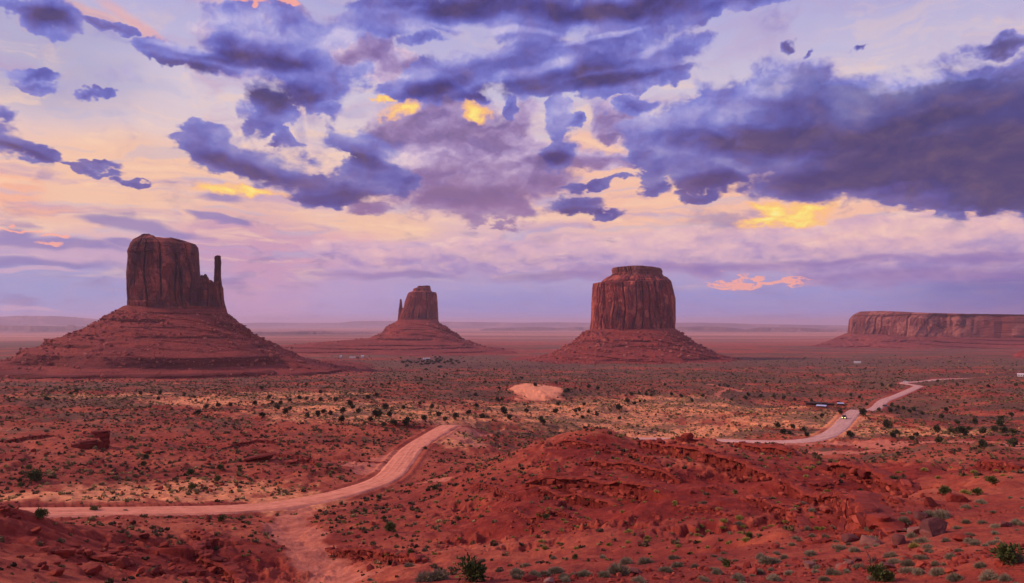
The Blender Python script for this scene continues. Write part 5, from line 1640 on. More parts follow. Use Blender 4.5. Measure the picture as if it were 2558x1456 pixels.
for zx, zy in SHELF:
    px, py = Z7(zx, zy)
    x, y, z = pick_ground(px, min(py, 1460), 14)
    r = math.hypot(x, y)
    plant('sage', x, y, np.interp(r, [16, 45, 100], [0.36, 0.6, 1.0]) * prs.uniform(0.75, 1.3), 'grey green sagebrush cushion on the stony shelf in front', 'sagebrush on the near shelf')
for zx, zy in [(1850, 1416), (1830, 1282), (1515, 1388), (1410, 1402), (1340, 1416), (1225, 1428), (1225, 1396), (1380, 1316), (770, 1356), (2285, 1382), (2360, 1342), (2090, 1446), (1550, 1428), (1580, 1446), (580, 1232), (410, 1296), (200, 1438), (475, 1340), (1480, 1290), (1290, 1340), (2330, 1290), (1700, 1410), (1110, 1380)]:
    px, py = Z6(zx, zy)
    x, y, z = pick_ground(px, min(py, 1460), 14)
    r = math.hypot(x, y)
    plant('sage', x, y, np.interp(r, [16, 45, 100], [0.38, 0.6, 1.0]) * prs.uniform(0.75, 1.3), 'grey sagebrush along the bottom of the frame left of the boulders', 'sagebrush along the bottom')
# more sage scattered over the shelf
k = 0
while k < 75:
    px, py = prs.uniform(1150, 2600), prs.uniform(1180, 1462)
    x, y, z = pick_ground(px, py, 14)
    r = math.hypot(x, y)
    if py < 1400 - (px - 1700) * 0.22 or r > 75 or any((x - a) ** 2 + (y - b) ** 2 < (0.55 * w + 0.5) ** 2 for a, b, w in taken):
        if prs.rand() < 0.98:
            continue
    plant('sage', x, y, prs.uniform(0.18, 0.42), 'small grey sagebrush tuft between the larger ones on the shelf', 'small tufts on the near shelf', hs=0.8)
    k += 1
# yellow rabbitbrush on the red slopes
k = 0
while k < 230:
    px, py = prs.uniform(600, 2550), prs.uniform(1085, 1400)
    x, y, z = pick_ground(px, py, 50)
    r = math.hypot(x, y)
    if r < 62 or r > 205 or float(field(road_mask, x, y)[0]) > 0 or float(field(verge, x, y)[0]) > 0 or float(field(PW_, x, y)[0]) > 0.3:
        continue
    if fbm(np.array([x / 22]), np.array([y / 22]), 2, 44)[0] < prs.uniform(-0.7, 0.4):
        continue
    if px < 1150:
        lb, gr = 'tiny yellow green cushion on the red slope between road and wash', 'cushions below the road'
    elif px < 1700:
        lb, gr = 'small yellow green cushion on the smooth red slope in the middle', 'cushions on the smooth red slope'
    else:
        lb, gr = 'small yellow green cushion among the ledges of the red ridge', 'cushions among the ledges'
    plant('yellow', x, y, prs.uniform(0.55, 1.25), lb, gr, hs=0.85)
    k += 1

# low scrub cover: past counting
rs = np.random.RandomState(31)
M_SCRUB, t, bs = material('low_scrub')
ti = attr(t, 'tint')
t.put(bs.inputs['Base Color'], t.ramp(ti, [(0.0, rgb(0.040, 0.036, 0.022)), (0.3, rgb(0.11, 0.080, 0.048)), (0.6, rgb(0.20, 0.16, 0.075)), (0.8, rgb(0.34, 0.27, 0.11)), (0.95, rgb(0.46, 0.36, 0.16))]))


def dome_raw(seed, n=11):
    """ragged low clump: a fan of upright leaf faces round a centre"""
    r_ = np.random.RandomState(seed)
    v, f = [], []
    for i in range(n):
        a = r_.uniform(0, 6.28); d = r_.uniform(0.0, 0.36)
        c = np.array([math.cos(a) * d, math.sin(a) * d, 0])
        b = r_.uniform(0, 6.28); w = r_.uniform(0.16, 0.30); h = r_.uniform(0.28, 0.62) * (1.2 - d)
        ax = np.array([math.cos(b), math.sin(b), 0]) * w
        ln2 = np.array([math.cos(a), math.sin(a), 0]) * r_.uniform(0.0, 0.25)
        k0 = len(v)
        v += [c - ax, c + ax, c + ax * 0.55 + ln2 + [0, 0, h], c - ax * 0.5 + ln2 + [0, 0, h * r_.uniform(0.75, 1.0)]]
        f.append([k0, k0 + 1, k0 + 2, k0 + 3])
    # flat crown pieces so that it reads from above
    for i in range(4):
        a = r_.uniform(0, 6.28); c = np.array([math.cos(a) * 0.2, math.sin(a) * 0.2, r_.uniform(0.22, 0.42)])
        k0 = len(v)
        for q in range(4):
            v.append(c + np.array([math.cos(q * 1.57 + a) * 0.26, math.sin(q * 1.57 + a) * 0.24, r_.uniform(-0.08, 0.08)]))
        f.append([k0, k0 + 1, k0 + 2, k0 + 3])
    return np.array(v), np.array(f)


DOMES = [dome_raw(700 + i) for i in range(6)]
N_TRY = 330000
aa = rs.uniform(-0.74, 0.74, N_TRY)
lr_ = rs.uniform(math.log(75), math.log(2600), N_TRY)
rr_ = np.exp(lr_)
xx, yy = rr_ * np.sin(aa), rr_ * np.cos(aa)
vg = field(veg, xx, yy); sd = field(sand, xx, yy); rd = field(red, xx, yy); dn_ = field(dune, xx, yy); vr = field(verge, xx, yy); ws_ = field(PW_, xx, yy)
cl = fbm(xx / 14.0, yy / 14.0, 3, 55)
cl2 = fbm(xx / 75.0, yy / 75.0, 2, 56)
dens = np.interp(rr_, [75, 120, 200, 300, 500, 900, 1500], [0.05, 0.12, 0.38, 0.7, 1.0, 1.0, 0.8]) * (1 - 0.75 * rd) * (1 + 0.3 * sd)
dens = dens * (0.45 + 1.1 * sstep(-0.35, 0.5, cl + 0.6 * cl2)) * (1 - np.clip(dn_ * 1.5, 0, 1)) * (vr < 0.2) * (1 - 0.85 * ws_)
keep = rs.rand(N_TRY) < dens * 0.30 * np.interp(rr_, [800, 1500, 2600], [1.0, 0.5, 0.0])
xx, yy, rr_, cl, sd = xx[keep], yy[keep], rr_[keep], cl[keep], sd[keep]
zz_ = ground_z(xx, yy)
# skip what stands on ground that faces away or is hidden
size = np.interp(rr_, [75, 200, 400, 900, 2500], [0.5, 0.72, 0.9, 1.5, 3.0]) * np.exp(np.clip(rs.normal(-0.05, 0.45, len(xx)), -1, 0.65))
tint = np.clip(rs.normal(0.42, 0.24, len(xx)) + 0.45 * sd * (rs.rand(len(xx)) < 0.6), 0, 1)
print('scrub', len(xx))
scatter_mesh('desert_scrub', DOMES, np.stack([xx, yy, zz_ - 0.03], -1), size, M_SCRUB, rs, tint=tint, tilt=0.05, kind='stuff')
print('plants', n_plants)

# ================================================================== rocks
M_ROCK = stone_material('red_rock', [(0.2, rgb(0.10, 0.016, 0.014)), (0.45, rgb(0.20, 0.032, 0.023)), (0.7, rgb(0.33, 0.062, 0.040)), (0.9, rgb(0.48, 0.12, 0.08))], 0.10, 3.0)
M_ROCK_D = stone_material('dark_rock', [(0.2, rgb(0.070, 0.030, 0.034)), (0.5, rgb(0.16, 0.060, 0.055)), (0.8, rgb(0.30, 0.12, 0.10))], 0.06, 5.0)
M_ROCK_P = stone_material('pale_rock', [(0.2, rgb(0.13, 0.050, 0.042)), (0.5, rgb(0.24, 0.11, 0.090)), (0.8, rgb(0.42, 0.25, 0.21))], 0.06, 5.0)
SLABS = [rock_raw(800 + i, 2, 0.75, 14) for i in range(10)]


def block_raw(seed):
    """rough rectangular block with broken corners"""
    r_ = np.random.RandomState(seed)
    bm = bmesh.new()
    bmesh.ops.create_cube(bm, size=2.0)
    bmesh.ops.bevel(bm, geom=bm.edges[:], offset=0.22, segments=1, affect='EDGES')
    bmesh.ops.subdivide_edges(bm, edges=bm.edges[:], cuts=1)
    bmesh.ops.triangulate(bm, faces=bm.faces[:])
    v = np.array([q.co[:] for q in bm.verts]); f = np.array([[q.index for q in fc.verts] for fc in bm.faces])
    bm.free()
    for i in range(5):
        n_ = r_.normal(size=3); n_ /= np.linalg.norm(n_)
        dd = r_.uniform(0.85, 1.2); pr = v @ n_; ov = pr > dd
        v[ov] -= (pr[ov] - dd)[:, None] * n_
    v += r_.normal(size=v.shape) * 0.05
    return v * np.array([0.62, 0.55, 0.42]), f


BLOCKS = [block_raw(900 + i) for i in range(10)]

LEDGE_LABELS = [
    'long thin dark ledge on the crown of the rounded middle hill', 'short low ledge running down from the thin ledge of the rounded hill',
    'blocky ledge curving across the red slope under the middle one', 'thick jointed rock band in the middle of the red slope',
    'thin crooked ledge jutting from the smooth red slope', 'blocky ledge high on the red slope left of the long diagonal one',
    'small rock knob on the ridge skyline', 'long diagonal ledge from the ridge crest down across the red slope',
    'lower end of the long diagonal ledge, broken into big blocks', 'rock band on the ridge skyline beside the far road',
    'thickest rock band, with large slabs, under the skyline band', 'blocky ledge just above the edge of the near shelf',
    'line of kerb stones on the inner bank of the road bend', 'row of rocks on the slope right of the road bend',
    'thin pale edged ledge right of the road bend', 'broken rock band between wash and near shelf',
    'rock slab that hides the left end of the road', 'dark rock step on the slope below the left end of the road',
    'boulder strewn rock band down the middle of the lower left slope', 'low dark rock step on the lower left slope',
    'tilted thin slabs above the near stretch of road', 'ledge below the overhanging slab', 'slab ledge at the far left behind the undercut rock',
    'thin ledge on the orange slope left of the road crest', 'dark slab ledge left of the overhanging slab', 'low step of stones over the shelf rim',
    'low red ledge among junipers left of the far road', 'dark rock rim at the right end of the ridge skyline', 'thin ledge on the orange slope right of the far road',
    'jumbled rock band in the hollow under the long diagonal ledge', 'small jumbled rock band left of the one in the hollow']
rrs = np.random.RandomState(5)
for i, (line, hgt_, bs_) in enumerate(LEDGE3):
    seglen = np.concatenate([[0], np.cumsum(np.linalg.norm(np.diff(line[:, :2], axis=0), axis=1))])
    bs_ = bs_ * 0.68
    n = max(4, int(seglen[-1] / (bs_ * 0.5)))
    P, S, SQ, YW = [], [], [], []
    for row in range(4):
        for k in range(n):
            if rrs.rand() < (0.10, 0.3, 0.72, 0.85)[row]:
                continue
            s = (k + rrs.uniform(-0.4, 0.4)) / n * seglen[-1]
            cx_ = np.interp(s, seglen, line[:, 0]); cy_ = np.interp(s, seglen, line[:, 1])
            r_ = math.hypot(cx_, cy_)
            back = (0.35, -0.35, -1.5, -2.8)[row] * bs_ + rrs.normal() * 0.35 * bs_ + 0.5
            cx_ += cx_ / r_ * back + rrs.normal() * 0.15; cy_ += cy_ / r_ * back + rrs.normal() * 0.15
            z_ = float(ground_z(cx_, cy_)[0])
            sc = bs_ * (rrs.uniform(0.45, 1.15) if row < 2 else rrs.uniform(0.25, 0.8))
            i0 = min(np.searchsorted(seglen, s), len(line) - 1)
            i1 = max(0, i0 - 2)
            ang = math.atan2(line[i0, 1] - line[i1, 1], line[i0, 0] - line[i1, 0])
            P.append((cx_, cy_, z_ + (0.10, -0.05, 0.0, 0.0)[row] * sc)); S.append(sc)
            SQ.append((rrs.uniform(0.8, 1.7), rrs.uniform(0.7, 1.1), rrs.uniform(0.6, 1.0))); YW.append(ang + rrs.normal() * 0.25)
    # the hard bed itself: a crooked slab that runs the whole length
    cross = [(0.1, -0.9), (-0.25, -0.16), (-0.85, -0.04), (-0.72, 0.32), (0.2, 0.36), (1.1, 0.22), (1.3, -0.9)]
    m_ = len(line)
    ii = np.arange(m_)
    tt = np.gradient(line[:, :2], axis=0); tt /= np.linalg.norm(tt, axis=1)[:, None] + 1e-9
    nn_ = np.stack([-tt[:, 1], tt[:, 0]], -1)
    nn_ *= np.sign((nn_ * line[:, :2]).sum(1))[:, None]
    jut = bs_ * (0.55 * perlin(ii / 7.0, ii * 0 + i, 5) + 0.30 * np.floor(2.5 * perlin(ii / 2.6, ii * 0 + i + 9, 6)) / 2.5)
    gz_ = ground_z(line[:, 0] + nn_[:, 0] * 0.8, line[:, 1] + nn_[:, 1] * 0.8)
    gz_ = np.convolve(np.pad(gz_, 4, mode='edge'), np.ones(9) / 9, 'valid') + bs_ * 0.16 * perlin(ii / 3.0, ii * 0 + i, 7)
    taper = sstep(0, 5, np.minimum(ii, m_ - 1 - ii).astype(float))
    rv = []
    for cy__, cz__ in cross:
        off_ = 0.5 + bs_ * cy__ * (0.4 + 0.6 * taper) + jut
        rv.append(np.column_stack([line[:, 0] + nn_[:, 0] * off_, line[:, 1] + nn_[:, 1] * off_, gz_ + bs_ * (cz__ * (0.3 + 0.7 * taper) if cz__ > 0 else cz__ * 0.8) + (0.06 * bs_ * perlin(ii / 1.3, ii * 0 + cz__ * 9, 8))]))
    rv = np.array(rv)
    gf = grid_faces(len(cross), m_)
    RIB = (rv.reshape(-1, 3), np.concatenate([gf[:, [0, 1, 2]], gf[:, [0, 2, 3]]]))
    scatter_mesh('rock_ledge', BLOCKS, np.array(P), np.array(S), M_ROCK, rrs, squash=np.array(SQ), yaw=np.array(YW), tilt=0.08, extra=RIB,
                 label=LEDGE_LABELS[i % len(LEDGE_LABELS)], cat='ledge')


def rock_me(raw, mat, tint):
    return np_mesh('boulder', raw[0], raw[1], False, mat, {'tint': np.full(len(raw[0]), tint)})


HI = [[rock_me(r, m, 0.25 + 0.5 * (i % 3) / 2) for i, r in enumerate(ROCKS_HI)] for m in (M_ROCK, M_ROCK_D, M_ROCK_P)]
MID = [rock_me(r, M_ROCK, 0.15 + 0.7 * (i % 4) / 3) for i, r in enumerate(ROCKS_MID + BLOCKS)]


def boulder(x, y, w, label, group=None, mat=0, data=None, hs=1.0, sink=0.12):
    z = float(ground_z(x, y)[0])
    o = link('boulder', data or HI[mat][rrs.randint(len(ROCKS_HI))], label=label, cat='boulder', group=group, loc=(x, y, z + w * 0.5 * (0.42 * hs - sink)),
             rot=(rrs.normal() * 0.15, rrs.normal() * 0.15, rrs.uniform(0, 6.28)))
    o.scale = (w * 0.56, w * 0.56, w * 0.56 * hs)
    return o


NEAR_B = [  # zoom place, width in photo px, material, label
    (Z7, 1175, 1165, 42, 1, 'dark pointed boulder on the shelf with a sage behind it'),
    (Z7, 1310, 1190, 44, 2, 'pale split boulder on the shelf left of the large grey sage'),
    (Z7, 1520, 1178, 46, 1, 'low grey purple boulder between pale and biggest boulders'),
    (Z7, 1775, 1115, 62, 1, 'biggest boulder of the shelf, brown and long'),
    (Z7, 1645, 1112, 36, 2, 'pale boulder leaning at the left end of the biggest one'),
    (Z7, 1715, 1142, 34, 1, 'dark boulder in front of the biggest one'),
    (Z7, 1665, 1015, 32, 1, 'bluish angular boulder above the shelf group'),
    (Z7, 2260, 1065, 28, 1, 'almost black boulder towards the frame side of the shelf'),
    (Z7, 1400, 1132, 22, 0, 'small square brown boulder behind the shelf group'),
    (Z7, 1160, 1325, 24, 2, 'tan boulder left of the dead stump'),
    (Z7, 1115, 1355, 26, 2, 'flat pinkish boulder in front of the shelf group'),
    (Z7, 1440, 1358, 32, 1, 'low brown boulder nearest the bottom of the shelf'),
    (Z7, 1225, 1308, 26, 1, 'dark upright boulder beside the dead stump'),
    (Z7, 890, 1350, 30, 2, 'flat pale slab on the shelf sand'),
    (Z7, 490, 1400, 34, 0, 'flat red slab half sunk in the shelf'),
    (Z7, 695, 1290, 18, 2, 'small pale boulder behind the widest sage mound'),
    (Z7, 1960, 1165, 38, 0, 'long low reddish boulder right of the biggest one'),
    (Z6, 1450, 1452, 28, 2, 'whitish boulder at the bottom of the frame'),
    (Z6, 1520, 1454, 22, 0, 'red boulder right beside the whitish one'),
    (Z6, 2050, 1392, 36, 1, 'flat dark boulder on the left part of the shelf'),
    (Z7, 920, 780, 20, 0, 'round boulder, largest of the pile in the hollow'),
    (Z7, 990, 790, 18, 0, 'second round boulder of the pile in the hollow'),
    (Z7, 1090, 840, 22, 0, 'boulder at the low end of the pile in the hollow'),
    (Z7, 1210, 690, 34, 0, 'massive rounded block in the thickest rock band'),
    (Z7, 1300, 720, 40, 0, 'largest smooth block at the right of the thickest rock band'),
    (Z7, 1010, 965, 24, 0, 'square block below the end of the long ledge'),
    (Z7, 1930, 890, 40, 0, 'square layered rock block standing on the shelf rim'),
    (Z7, 30, 440, 28, 0, 'knobbly rock head on the ridge skyline'),
    (Z5, 400, 1405, 34, 0, 'wide rounded boulder at the bottom of the lower left slope'),
]
NEAR_B += [(Z5, a_, b_, w_, 0, lb_) for a_, b_, w_, lb_ in [
    (865, 1340, 36, 'dark rounded boulder in the boulder band of the lower left slope'), (1270, 1400, 26, 'boulder at the right end of the lower left boulder band'),
    (1405, 1400, 28, 'smooth boulder last in the lower left boulder band'), (645, 1400, 34, 'pale topped slab at the foot of the lower left slope'),
    (420, 1265, 36, 'dark broken block on the middle of the lower left slope'), (250, 1110, 26, 'dark block under the left end of the road'),
    (1035, 545, 22, 'small dark boulder alone on the left flat'), (550, 1250, 20, 'boulder halfway down the lower left slope')]]
for fn, zx, zy, w, mt, lb in NEAR_B:
    px, py = fn(zx, zy)
    x, y, z = pick_ground(px, min(py, 1463), 13)
    boulder(x, y, w / F_PX * math.hypot(x, y) * 1.05, lb, None, mt, hs=0.95)

CL = [  # boulder clusters: centre place, spread px, count, size range m, label, group
    (Z5, 880, 1200, 110, 34, 36, (0.6, 1.9), 'red boulder in the boulder band of the lower left slope', 'boulder band of the lower left slope'),
    (Z5, 1150, 1370, 110, 24, 30, (0.6, 1.8), 'red boulder in the pile at the bottom below the road', 'boulder pile at the bottom left'),
    (Z5, 330, 1300, 100, 40, 24, (0.6, 1.9), 'dark red boulder on the shaded far lower left slope', 'boulders of the shaded lower left'),
    (Z5, 900, 1060, 60, 16, 14, (0.5, 1.4), 'red boulder on the knoll just under the road', 'boulders on the knoll under the road'),
    (Z5, 150, 540, 60, 12, 12, (1.0, 2.6), 'red boulder in the heap left of the undercut rock', 'heap left of the undercut rock'),
    (Z5, 1550, 600, 50, 14, 18, (0.8, 2.0), 'dark rock in the spill left of the overhanging slab', 'spill left of the overhanging slab'),
    (Z5, 2150, 640, 50, 18, 26, (0.6, 1.7), 'slab in the spill above the dry gully', 'spill above the dry gully'),
    (Z5, 1500, 790, 90, 18, 22, (0.7, 1.9), 'tilted slab on the flat above the road', 'tilted slabs above the road'),
    (Z6, 180, 1080, 50, 18, 22, (0.5, 1.4), 'boulder on the rocky knoll right of the wash', 'boulders of the rocky knoll'),
    (Z6, 400, 1260, 90, 16, 24, (0.4, 1.2), 'boulder of the rock band between wash and shelf', 'boulders between wash and shelf'),
    (Z6, 900, 660, 50, 16, 18, (0.5, 1.3), 'rock in the row right of the road bend', 'rocks right of the road bend'),
    (Z7, 1050, 800, 55, 22, 26, (0.5, 1.4), 'boulder of the pile in the hollow under the thickest band', 'pile in the hollow'),
    (Z7, 250, 760, 80, 34, 30, (0.4, 1.2), 'boulder below the left half of the long diagonal ledge', 'boulders below the diagonal ledge'),
    (Z7, 800, 960, 60, 18, 18, (0.4, 1.2), 'dark boulder in the hollow right over the shelf', 'boulders in the hollow over the shelf'),
    (Z7, 1450, 860, 60, 26, 24, (0.4, 1.1), 'rock in the spill down from the thickest rock band', 'spill from the thickest band'),
    (Z6, 1500, 1080, 90, 30, 22, (0.3, 0.8), 'small rock on the smooth red slope under the crooked ledge', 'rocks under the crooked ledge'),
    (Z7, 1500, 1250, 230, 60, 34, (0.12, 0.4), 'small loose rock on the near shelf sand', 'loose rocks on the near shelf'),
]
for fn, zx, zy, sx_, sy_, n, (s0, s1), lb, gr in CL:
    cx0, cy0 = fn(zx, zy)
    for k in range(int(n * 0.62)):
        px, py = cx0 + rrs.normal() * sx_ * 0.5, cy0 + rrs.normal() * sy_ * 0.5
        x, y, z = pick_ground(px, min(py, 1462), 14)
        if float(field(verge, x, y)[0]) > 0:
            continue
        boulder(x, y, s0 + (s1 - s0) * rrs.rand() ** 1.8, lb, gr, 0, MID[rrs.randint(len(MID))], hs=rrs.uniform(0.7, 1.0), sink=0.1)

# ---- undercut rock, overhanging slab
def stack_mesh(parts, seed):
    """layers of rock: (x, y, z, sx, sy, sz)"""
    r_ = np.random.RandomState(seed)
    vs, fs, n0 = [], [], 0
    for (x, y, z, sx_, sy_, sz_) in parts:
        v, f = BLOCKS[r_.randint(len(BLOCKS))]
        v = v * np.array([sx_, sy_, sz_]) / np.array([0.62, 0.55, 0.42]) / 2 + np.array([x, y, z])
        vs.append(v); fs.append(f + n0); n0 += len(v)
    v = np.concatenate(vs)
    return np_mesh('stack', v, np.concatenate(fs), False, M_ROCK, {'tint': np.full(len(v), 0.25)})


x, y, z = pick_ground(258, 1122, 200)
k_ = math.hypot(x, y) / F_PX
link('undercut_rock', stack_mesh([(0, 0, 8 * k_, 26 * k_, 20 * k_, 16 * k_), (2 * k_, 0, 21 * k_, 19 * k_, 18 * k_, 12 * k_), (-3 * k_, 0, 30 * k_, 30 * k_, 24 * k_, 9 * k_), (-6 * k_, 0, 36 * k_, 34 * k_, 26 * k_, 6 * k_), (-34 * k_, 0, 8 * k_, 50 * k_, 26 * k_, 14 * k_), (-30 * k_, 0, 17 * k_, 34 * k_, 22 * k_, 6 * k_), (-62 * k_, 2, 3 * k_, 34 * k_, 18 * k_, 9 * k_)], 3),
     label='dark undercut rock with a jutting top layer on the left flat', cat='rock', loc=(x, y, z), rot=(0, 0, -math.atan2(x, y)))
x, y, z = pick_ground(648, 1150, 200)
k_ = math.hypot(x, y) / F_PX
link('overhanging_slab', stack_mesh([(0, 2, 5 * k_, 58 * k_, 20 * k_, 14 * k_), (4 * k_, -1, 14.5 * k_, 70 * k_, 30 * k_, 5 * k_), (-20 * k_, 0, 5 * k_, 40 * k_, 24 * k_, 9 * k_)], 4),
     label='tilted slab overhanging a black hollow above the road', cat='rock', loc=(x, y, z - 0.5), rot=(0, -0.14, -math.atan2(x, y)))

# ---- stones past counting
rs = np.random.RandomState(8)
N_ = 90000
aa = rs.uniform(-0.66, 0.66, N_); r__ = np.exp(rs.uniform(math.log(15), math.log(330), N_))
xx, yy = r__ * np.sin(aa), r__ * np.cos(aa)
cl = fbm(xx / 16.0, yy / 16.0, 3, 88)
lm = field(ledge_mask, xx, yy); vr = field(verge, xx, yy); ws_ = field(PW_, xx, yy)
dens = sstep(0.15, 0.85, cl) * 0.34 + lm * 0.42
dens = dens * (vr < 0.1) * (1 - ws_)
keep = rs.rand(N_) < dens
xx, yy, r__ = xx[keep], yy[keep], r__[keep]
size = np.interp(r__, [15, 60, 150, 330], [0.035, 0.12, 0.24, 0.42]) * np.exp(rs.normal(0, 0.5, len(xx)))
print('stones', len(xx))
scatter_mesh('loose_stones', ROCKS_LO, np.stack([xx, yy, ground_z(xx, yy) + size * 0.15], -1), size, M_ROCK, rs, tint=np.clip(rs.normal(0.5, 0.25, len(xx)), 0, 1), kind='stuff')

# ================================================================== built things
def plain(name, c, rough=0.6, spec=0.3, metal=0.0, sc=3.0, var=0.25):
    m, t, bs = material(name)
    n = t.noise(t.new('ShaderNodeTexCoord').outputs['Object'], sc, 4, 0.6)
    t.put(bs.inputs['Base Color'], t.mix(n, rgb(*[x * (1 - var) for x in c]), rgb(*[min(1, x * (1 + var)) for x in c])))
    bs.inputs['Roughness'].default_value = rough
    bs.inputs['Specular IOR Level'].default_value = spec
    bs.inputs['Metallic'].default_value = metal
    return m


M_CARP = plain('dark_car_paint', (0.045, 0.045, 0.055), 0.35, 0.5)
M_WCAR = plain('white_car_paint', (0.75, 0.75, 0.78), 0.35, 0.5, var=0.06)
M_GLASS = plain('car_glass', (0.02, 0.025, 0.03), 0.08, 0.6, var=0.1)
M_TYRE = plain('tyre_rubber', (0.02, 0.02, 0.02), 0.9)
M_RIM = plain('wheel_rim', (0.4, 0.4, 0.42), 0.4, 0.5, 0.8)
M_WHITE = plain('white_siding', (0.74, 0.72, 0.74), 0.6, var=0.08)
M_SILVER = plain('silver_siding', (0.60, 0.62, 0.68), 0.4, var=0.1)
M_DARKW = plain('dark_boards', (0.055, 0.030, 0.026), 0.8)
M_REDW = plain('red_boards', (0.30, 0.075, 0.05), 0.8)
M_TARP = plain('pale_blue_tarp', (0.50, 0.58, 0.82), 0.6, var=0.12)
M_LAMP, t, bs = material('headlight_lens')
bs.inputs['Base Color'].default_value = (0.9, 0.85, 0.5, 1)
bs.inputs['Emission Color'].default_value = (1.0, 0.84, 0.30, 1)
bs.inputs['Emission Strength'].default_value = 2.2


def prism(name, prof, width, mat, parent, bevel=0.05, loc=(0, 0, 0)):
    """side profile (y, z) pushed across x, edges bevelled"""
    bm = bmesh.new()
    a = [bm.verts.new((-width / 2, y, z)) for y, z in prof]
    b = [bm.verts.new((width / 2, y, z)) for y, z in prof]
    n = len(prof)
    bm.faces.new(a); bm.faces.new(b[::-1])
    for i in range(n):
        bm.faces.new([a[i], b[i], b[(i + 1) % n], a[(i + 1) % n]])
    bmesh.ops.recalc_face_normals(bm, faces=bm.faces)
    if bevel:
        bmesh.ops.bevel(bm, geom=bm.edges[:], offset=bevel, segments=2, affect='EDGES', clamp_overlap=True)
    me = bpy.data.meshes.new(name)
    bm.to_mesh(me); bm.free()
    me.materials.append(mat)
    return link(name, me, parent, loc=loc)


def box(name, sx_, sy_, sz_, mat, parent, loc, bevel=0.03):
    return prism(name, [(-sy_ / 2, 0), (sy_ / 2, 0), (sy_ / 2, sz_), (-sy_ / 2, sz_)], sx_, mat, parent, bevel, loc)


def cyl(name, r, w, mat, parent, loc, seg=20):
    bm = bmesh.new()
    bmesh.ops.create_cone(bm, cap_ends=True, segments=seg, radius1=r, radius2=r, depth=w)
    bmesh.ops.rotate(bm, verts=bm.verts, matrix=Matrix.Rotation(math.pi / 2, 3, 'Y'))
    bmesh.ops.bevel(bm, geom=[e for e in bm.edges if len(e.link_faces) == 2 and abs(e.calc_face_angle(0)) > 1], offset=w * 0.12, segments=2, affect='EDGES')
    me = bpy.data.meshes.new(name); bm.to_mesh(me); bm.free(); me.materials.append(mat)
    return link(name, me, parent, loc=loc)


def car(label, x, y, z, heading, paint, lamps, group=None, scale=1.0):
    """front looks along local -y"""
    o = link('car', None, label=label, cat='car', group=group, loc=(x, y, z), rot=(0, 0, heading))
    o.scale = (scale,) * 3
    prism('body', [(-2.25, 0.35), (-2.3, 0.62), (-2.2, 0.92), (-1.25, 1.06), (1.9, 1.08), (2.3, 1.0), (2.35, 0.45), (2.2, 0.32), (-2.1, 0.28)], 1.86, paint, o, 0.09)
    prism('cabin', [(-1.25, 1.04), (-0.55, 1.66), (1.45, 1.72), (2.1, 1.06)], 1.62, M_GLASS, o, 0.08)
    prism('roof', [(-0.52, 1.66), (1.42, 1.715), (1.38, 1.78), (-0.42, 1.74)], 1.52, paint, o, 0.03)
    for sx_ in (-1, 1):
        for sy_ in (-1.42, 1.42):
            w = cyl('wheel', 0.36, 0.24, M_TYRE, o, (sx_ * 0.86, sy_, 0.36))
            cyl('rim', 0.2, 0.05, M_RIM, w, (sx_ * 0.115, 0, 0))
        l = prism('headlight', [(-0.07, -0.17), (0.07, -0.17), (0.07, 0.17), (-0.07, 0.17)], 0.52, M_LAMP if lamps else M_RIM, o, 0.05, (sx_ * 0.60, -2.27, 0.72))
    box('bumper', 1.8, 0.16, 0.2, M_TYRE, o, (0, -2.34, 0.30))
    return o


def road_at(line, px):
    u = line[:, 0] / line[:, 1] * 1.0
    i = int(np.argmin(np.abs(np.array([CX + F_PX * (q[0] / (q[1] * math.cos(PITCH) + q[2] * math.sin(PITCH))) for q in line]) - px)))
    return i


sel = np.array([math.hypot(q[0], q[1]) for q in ROAD_FAR])
cand = np.nonzero((sel > 440) & (sel < 500))[0]
i = cand[np.argmin(np.abs(sel[cand] - 468))]
q, q2 = ROAD_FAR[i], ROAD_FAR[i - 3]
dr_ = q2 - q
hd = math.atan2(dr_[1], dr_[0]) + math.pi / 2
car('dark car with lit yellow headlights driving towards the viewer on the far road', q[0] - 1.6, q[1], q[2] + 0.14, hd, M_CARP, True, scale=1.15)
i = int(np.argmin(np.abs(sel - 640)))
car('dark car parked on the verge of the far road past the stalls', *pick_ground(2212, 1017, 500)[:2], pick_ground(2212, 1017, 500)[2] + 0.1, 0.6, M_CARP, False)
g_ = pick_ground(2263, 955.5, 800)
car('pale car on the last visible bend of the far road', g_[0], g_[1], g_[2] + 0.1, 1.2, M_WCAR, False, scale=1.2)


def trailer(name, label, cat, px, py, L, H, D, wallm, roofm, yaw=0.0, group=None, rmin=600, pitch=0.25):
    x, y, z = pick_ground(px, py, rmin)
    o = link(name, None, label=label, cat=cat, group=group, loc=(x, y, z - 0.1), rot=(0, 0, -math.atan2(x, y) + yaw))
    box('wall', L, D, H, wallm, o, (0, 0, 0.3), 0.05)
    prism('roof', [(-D / 2 - 0.3, H + 0.3), (0, H + 0.3 + D * pitch), (D / 2 + 0.3, H + 0.3), (D / 2 + 0.3, H + 0.42), (0, H + 0.45 + D * pitch), (-D / 2 - 0.3, H + 0.42)], L + 0.6, roofm, o, 0.0)
    box('door', 1.0, 0.08, 2.0, M_DARKW, o, (L * 0.2, -D / 2 - 0.05, 0.35), 0.01)
    for k in (-0.33, -0.05, 0.38):
        box('window', min(1.4, L * 0.12), 0.08, 1.0, M_GLASS, o, (L * k, -D / 2 - 0.05, 1.2), 0.01)
    return o


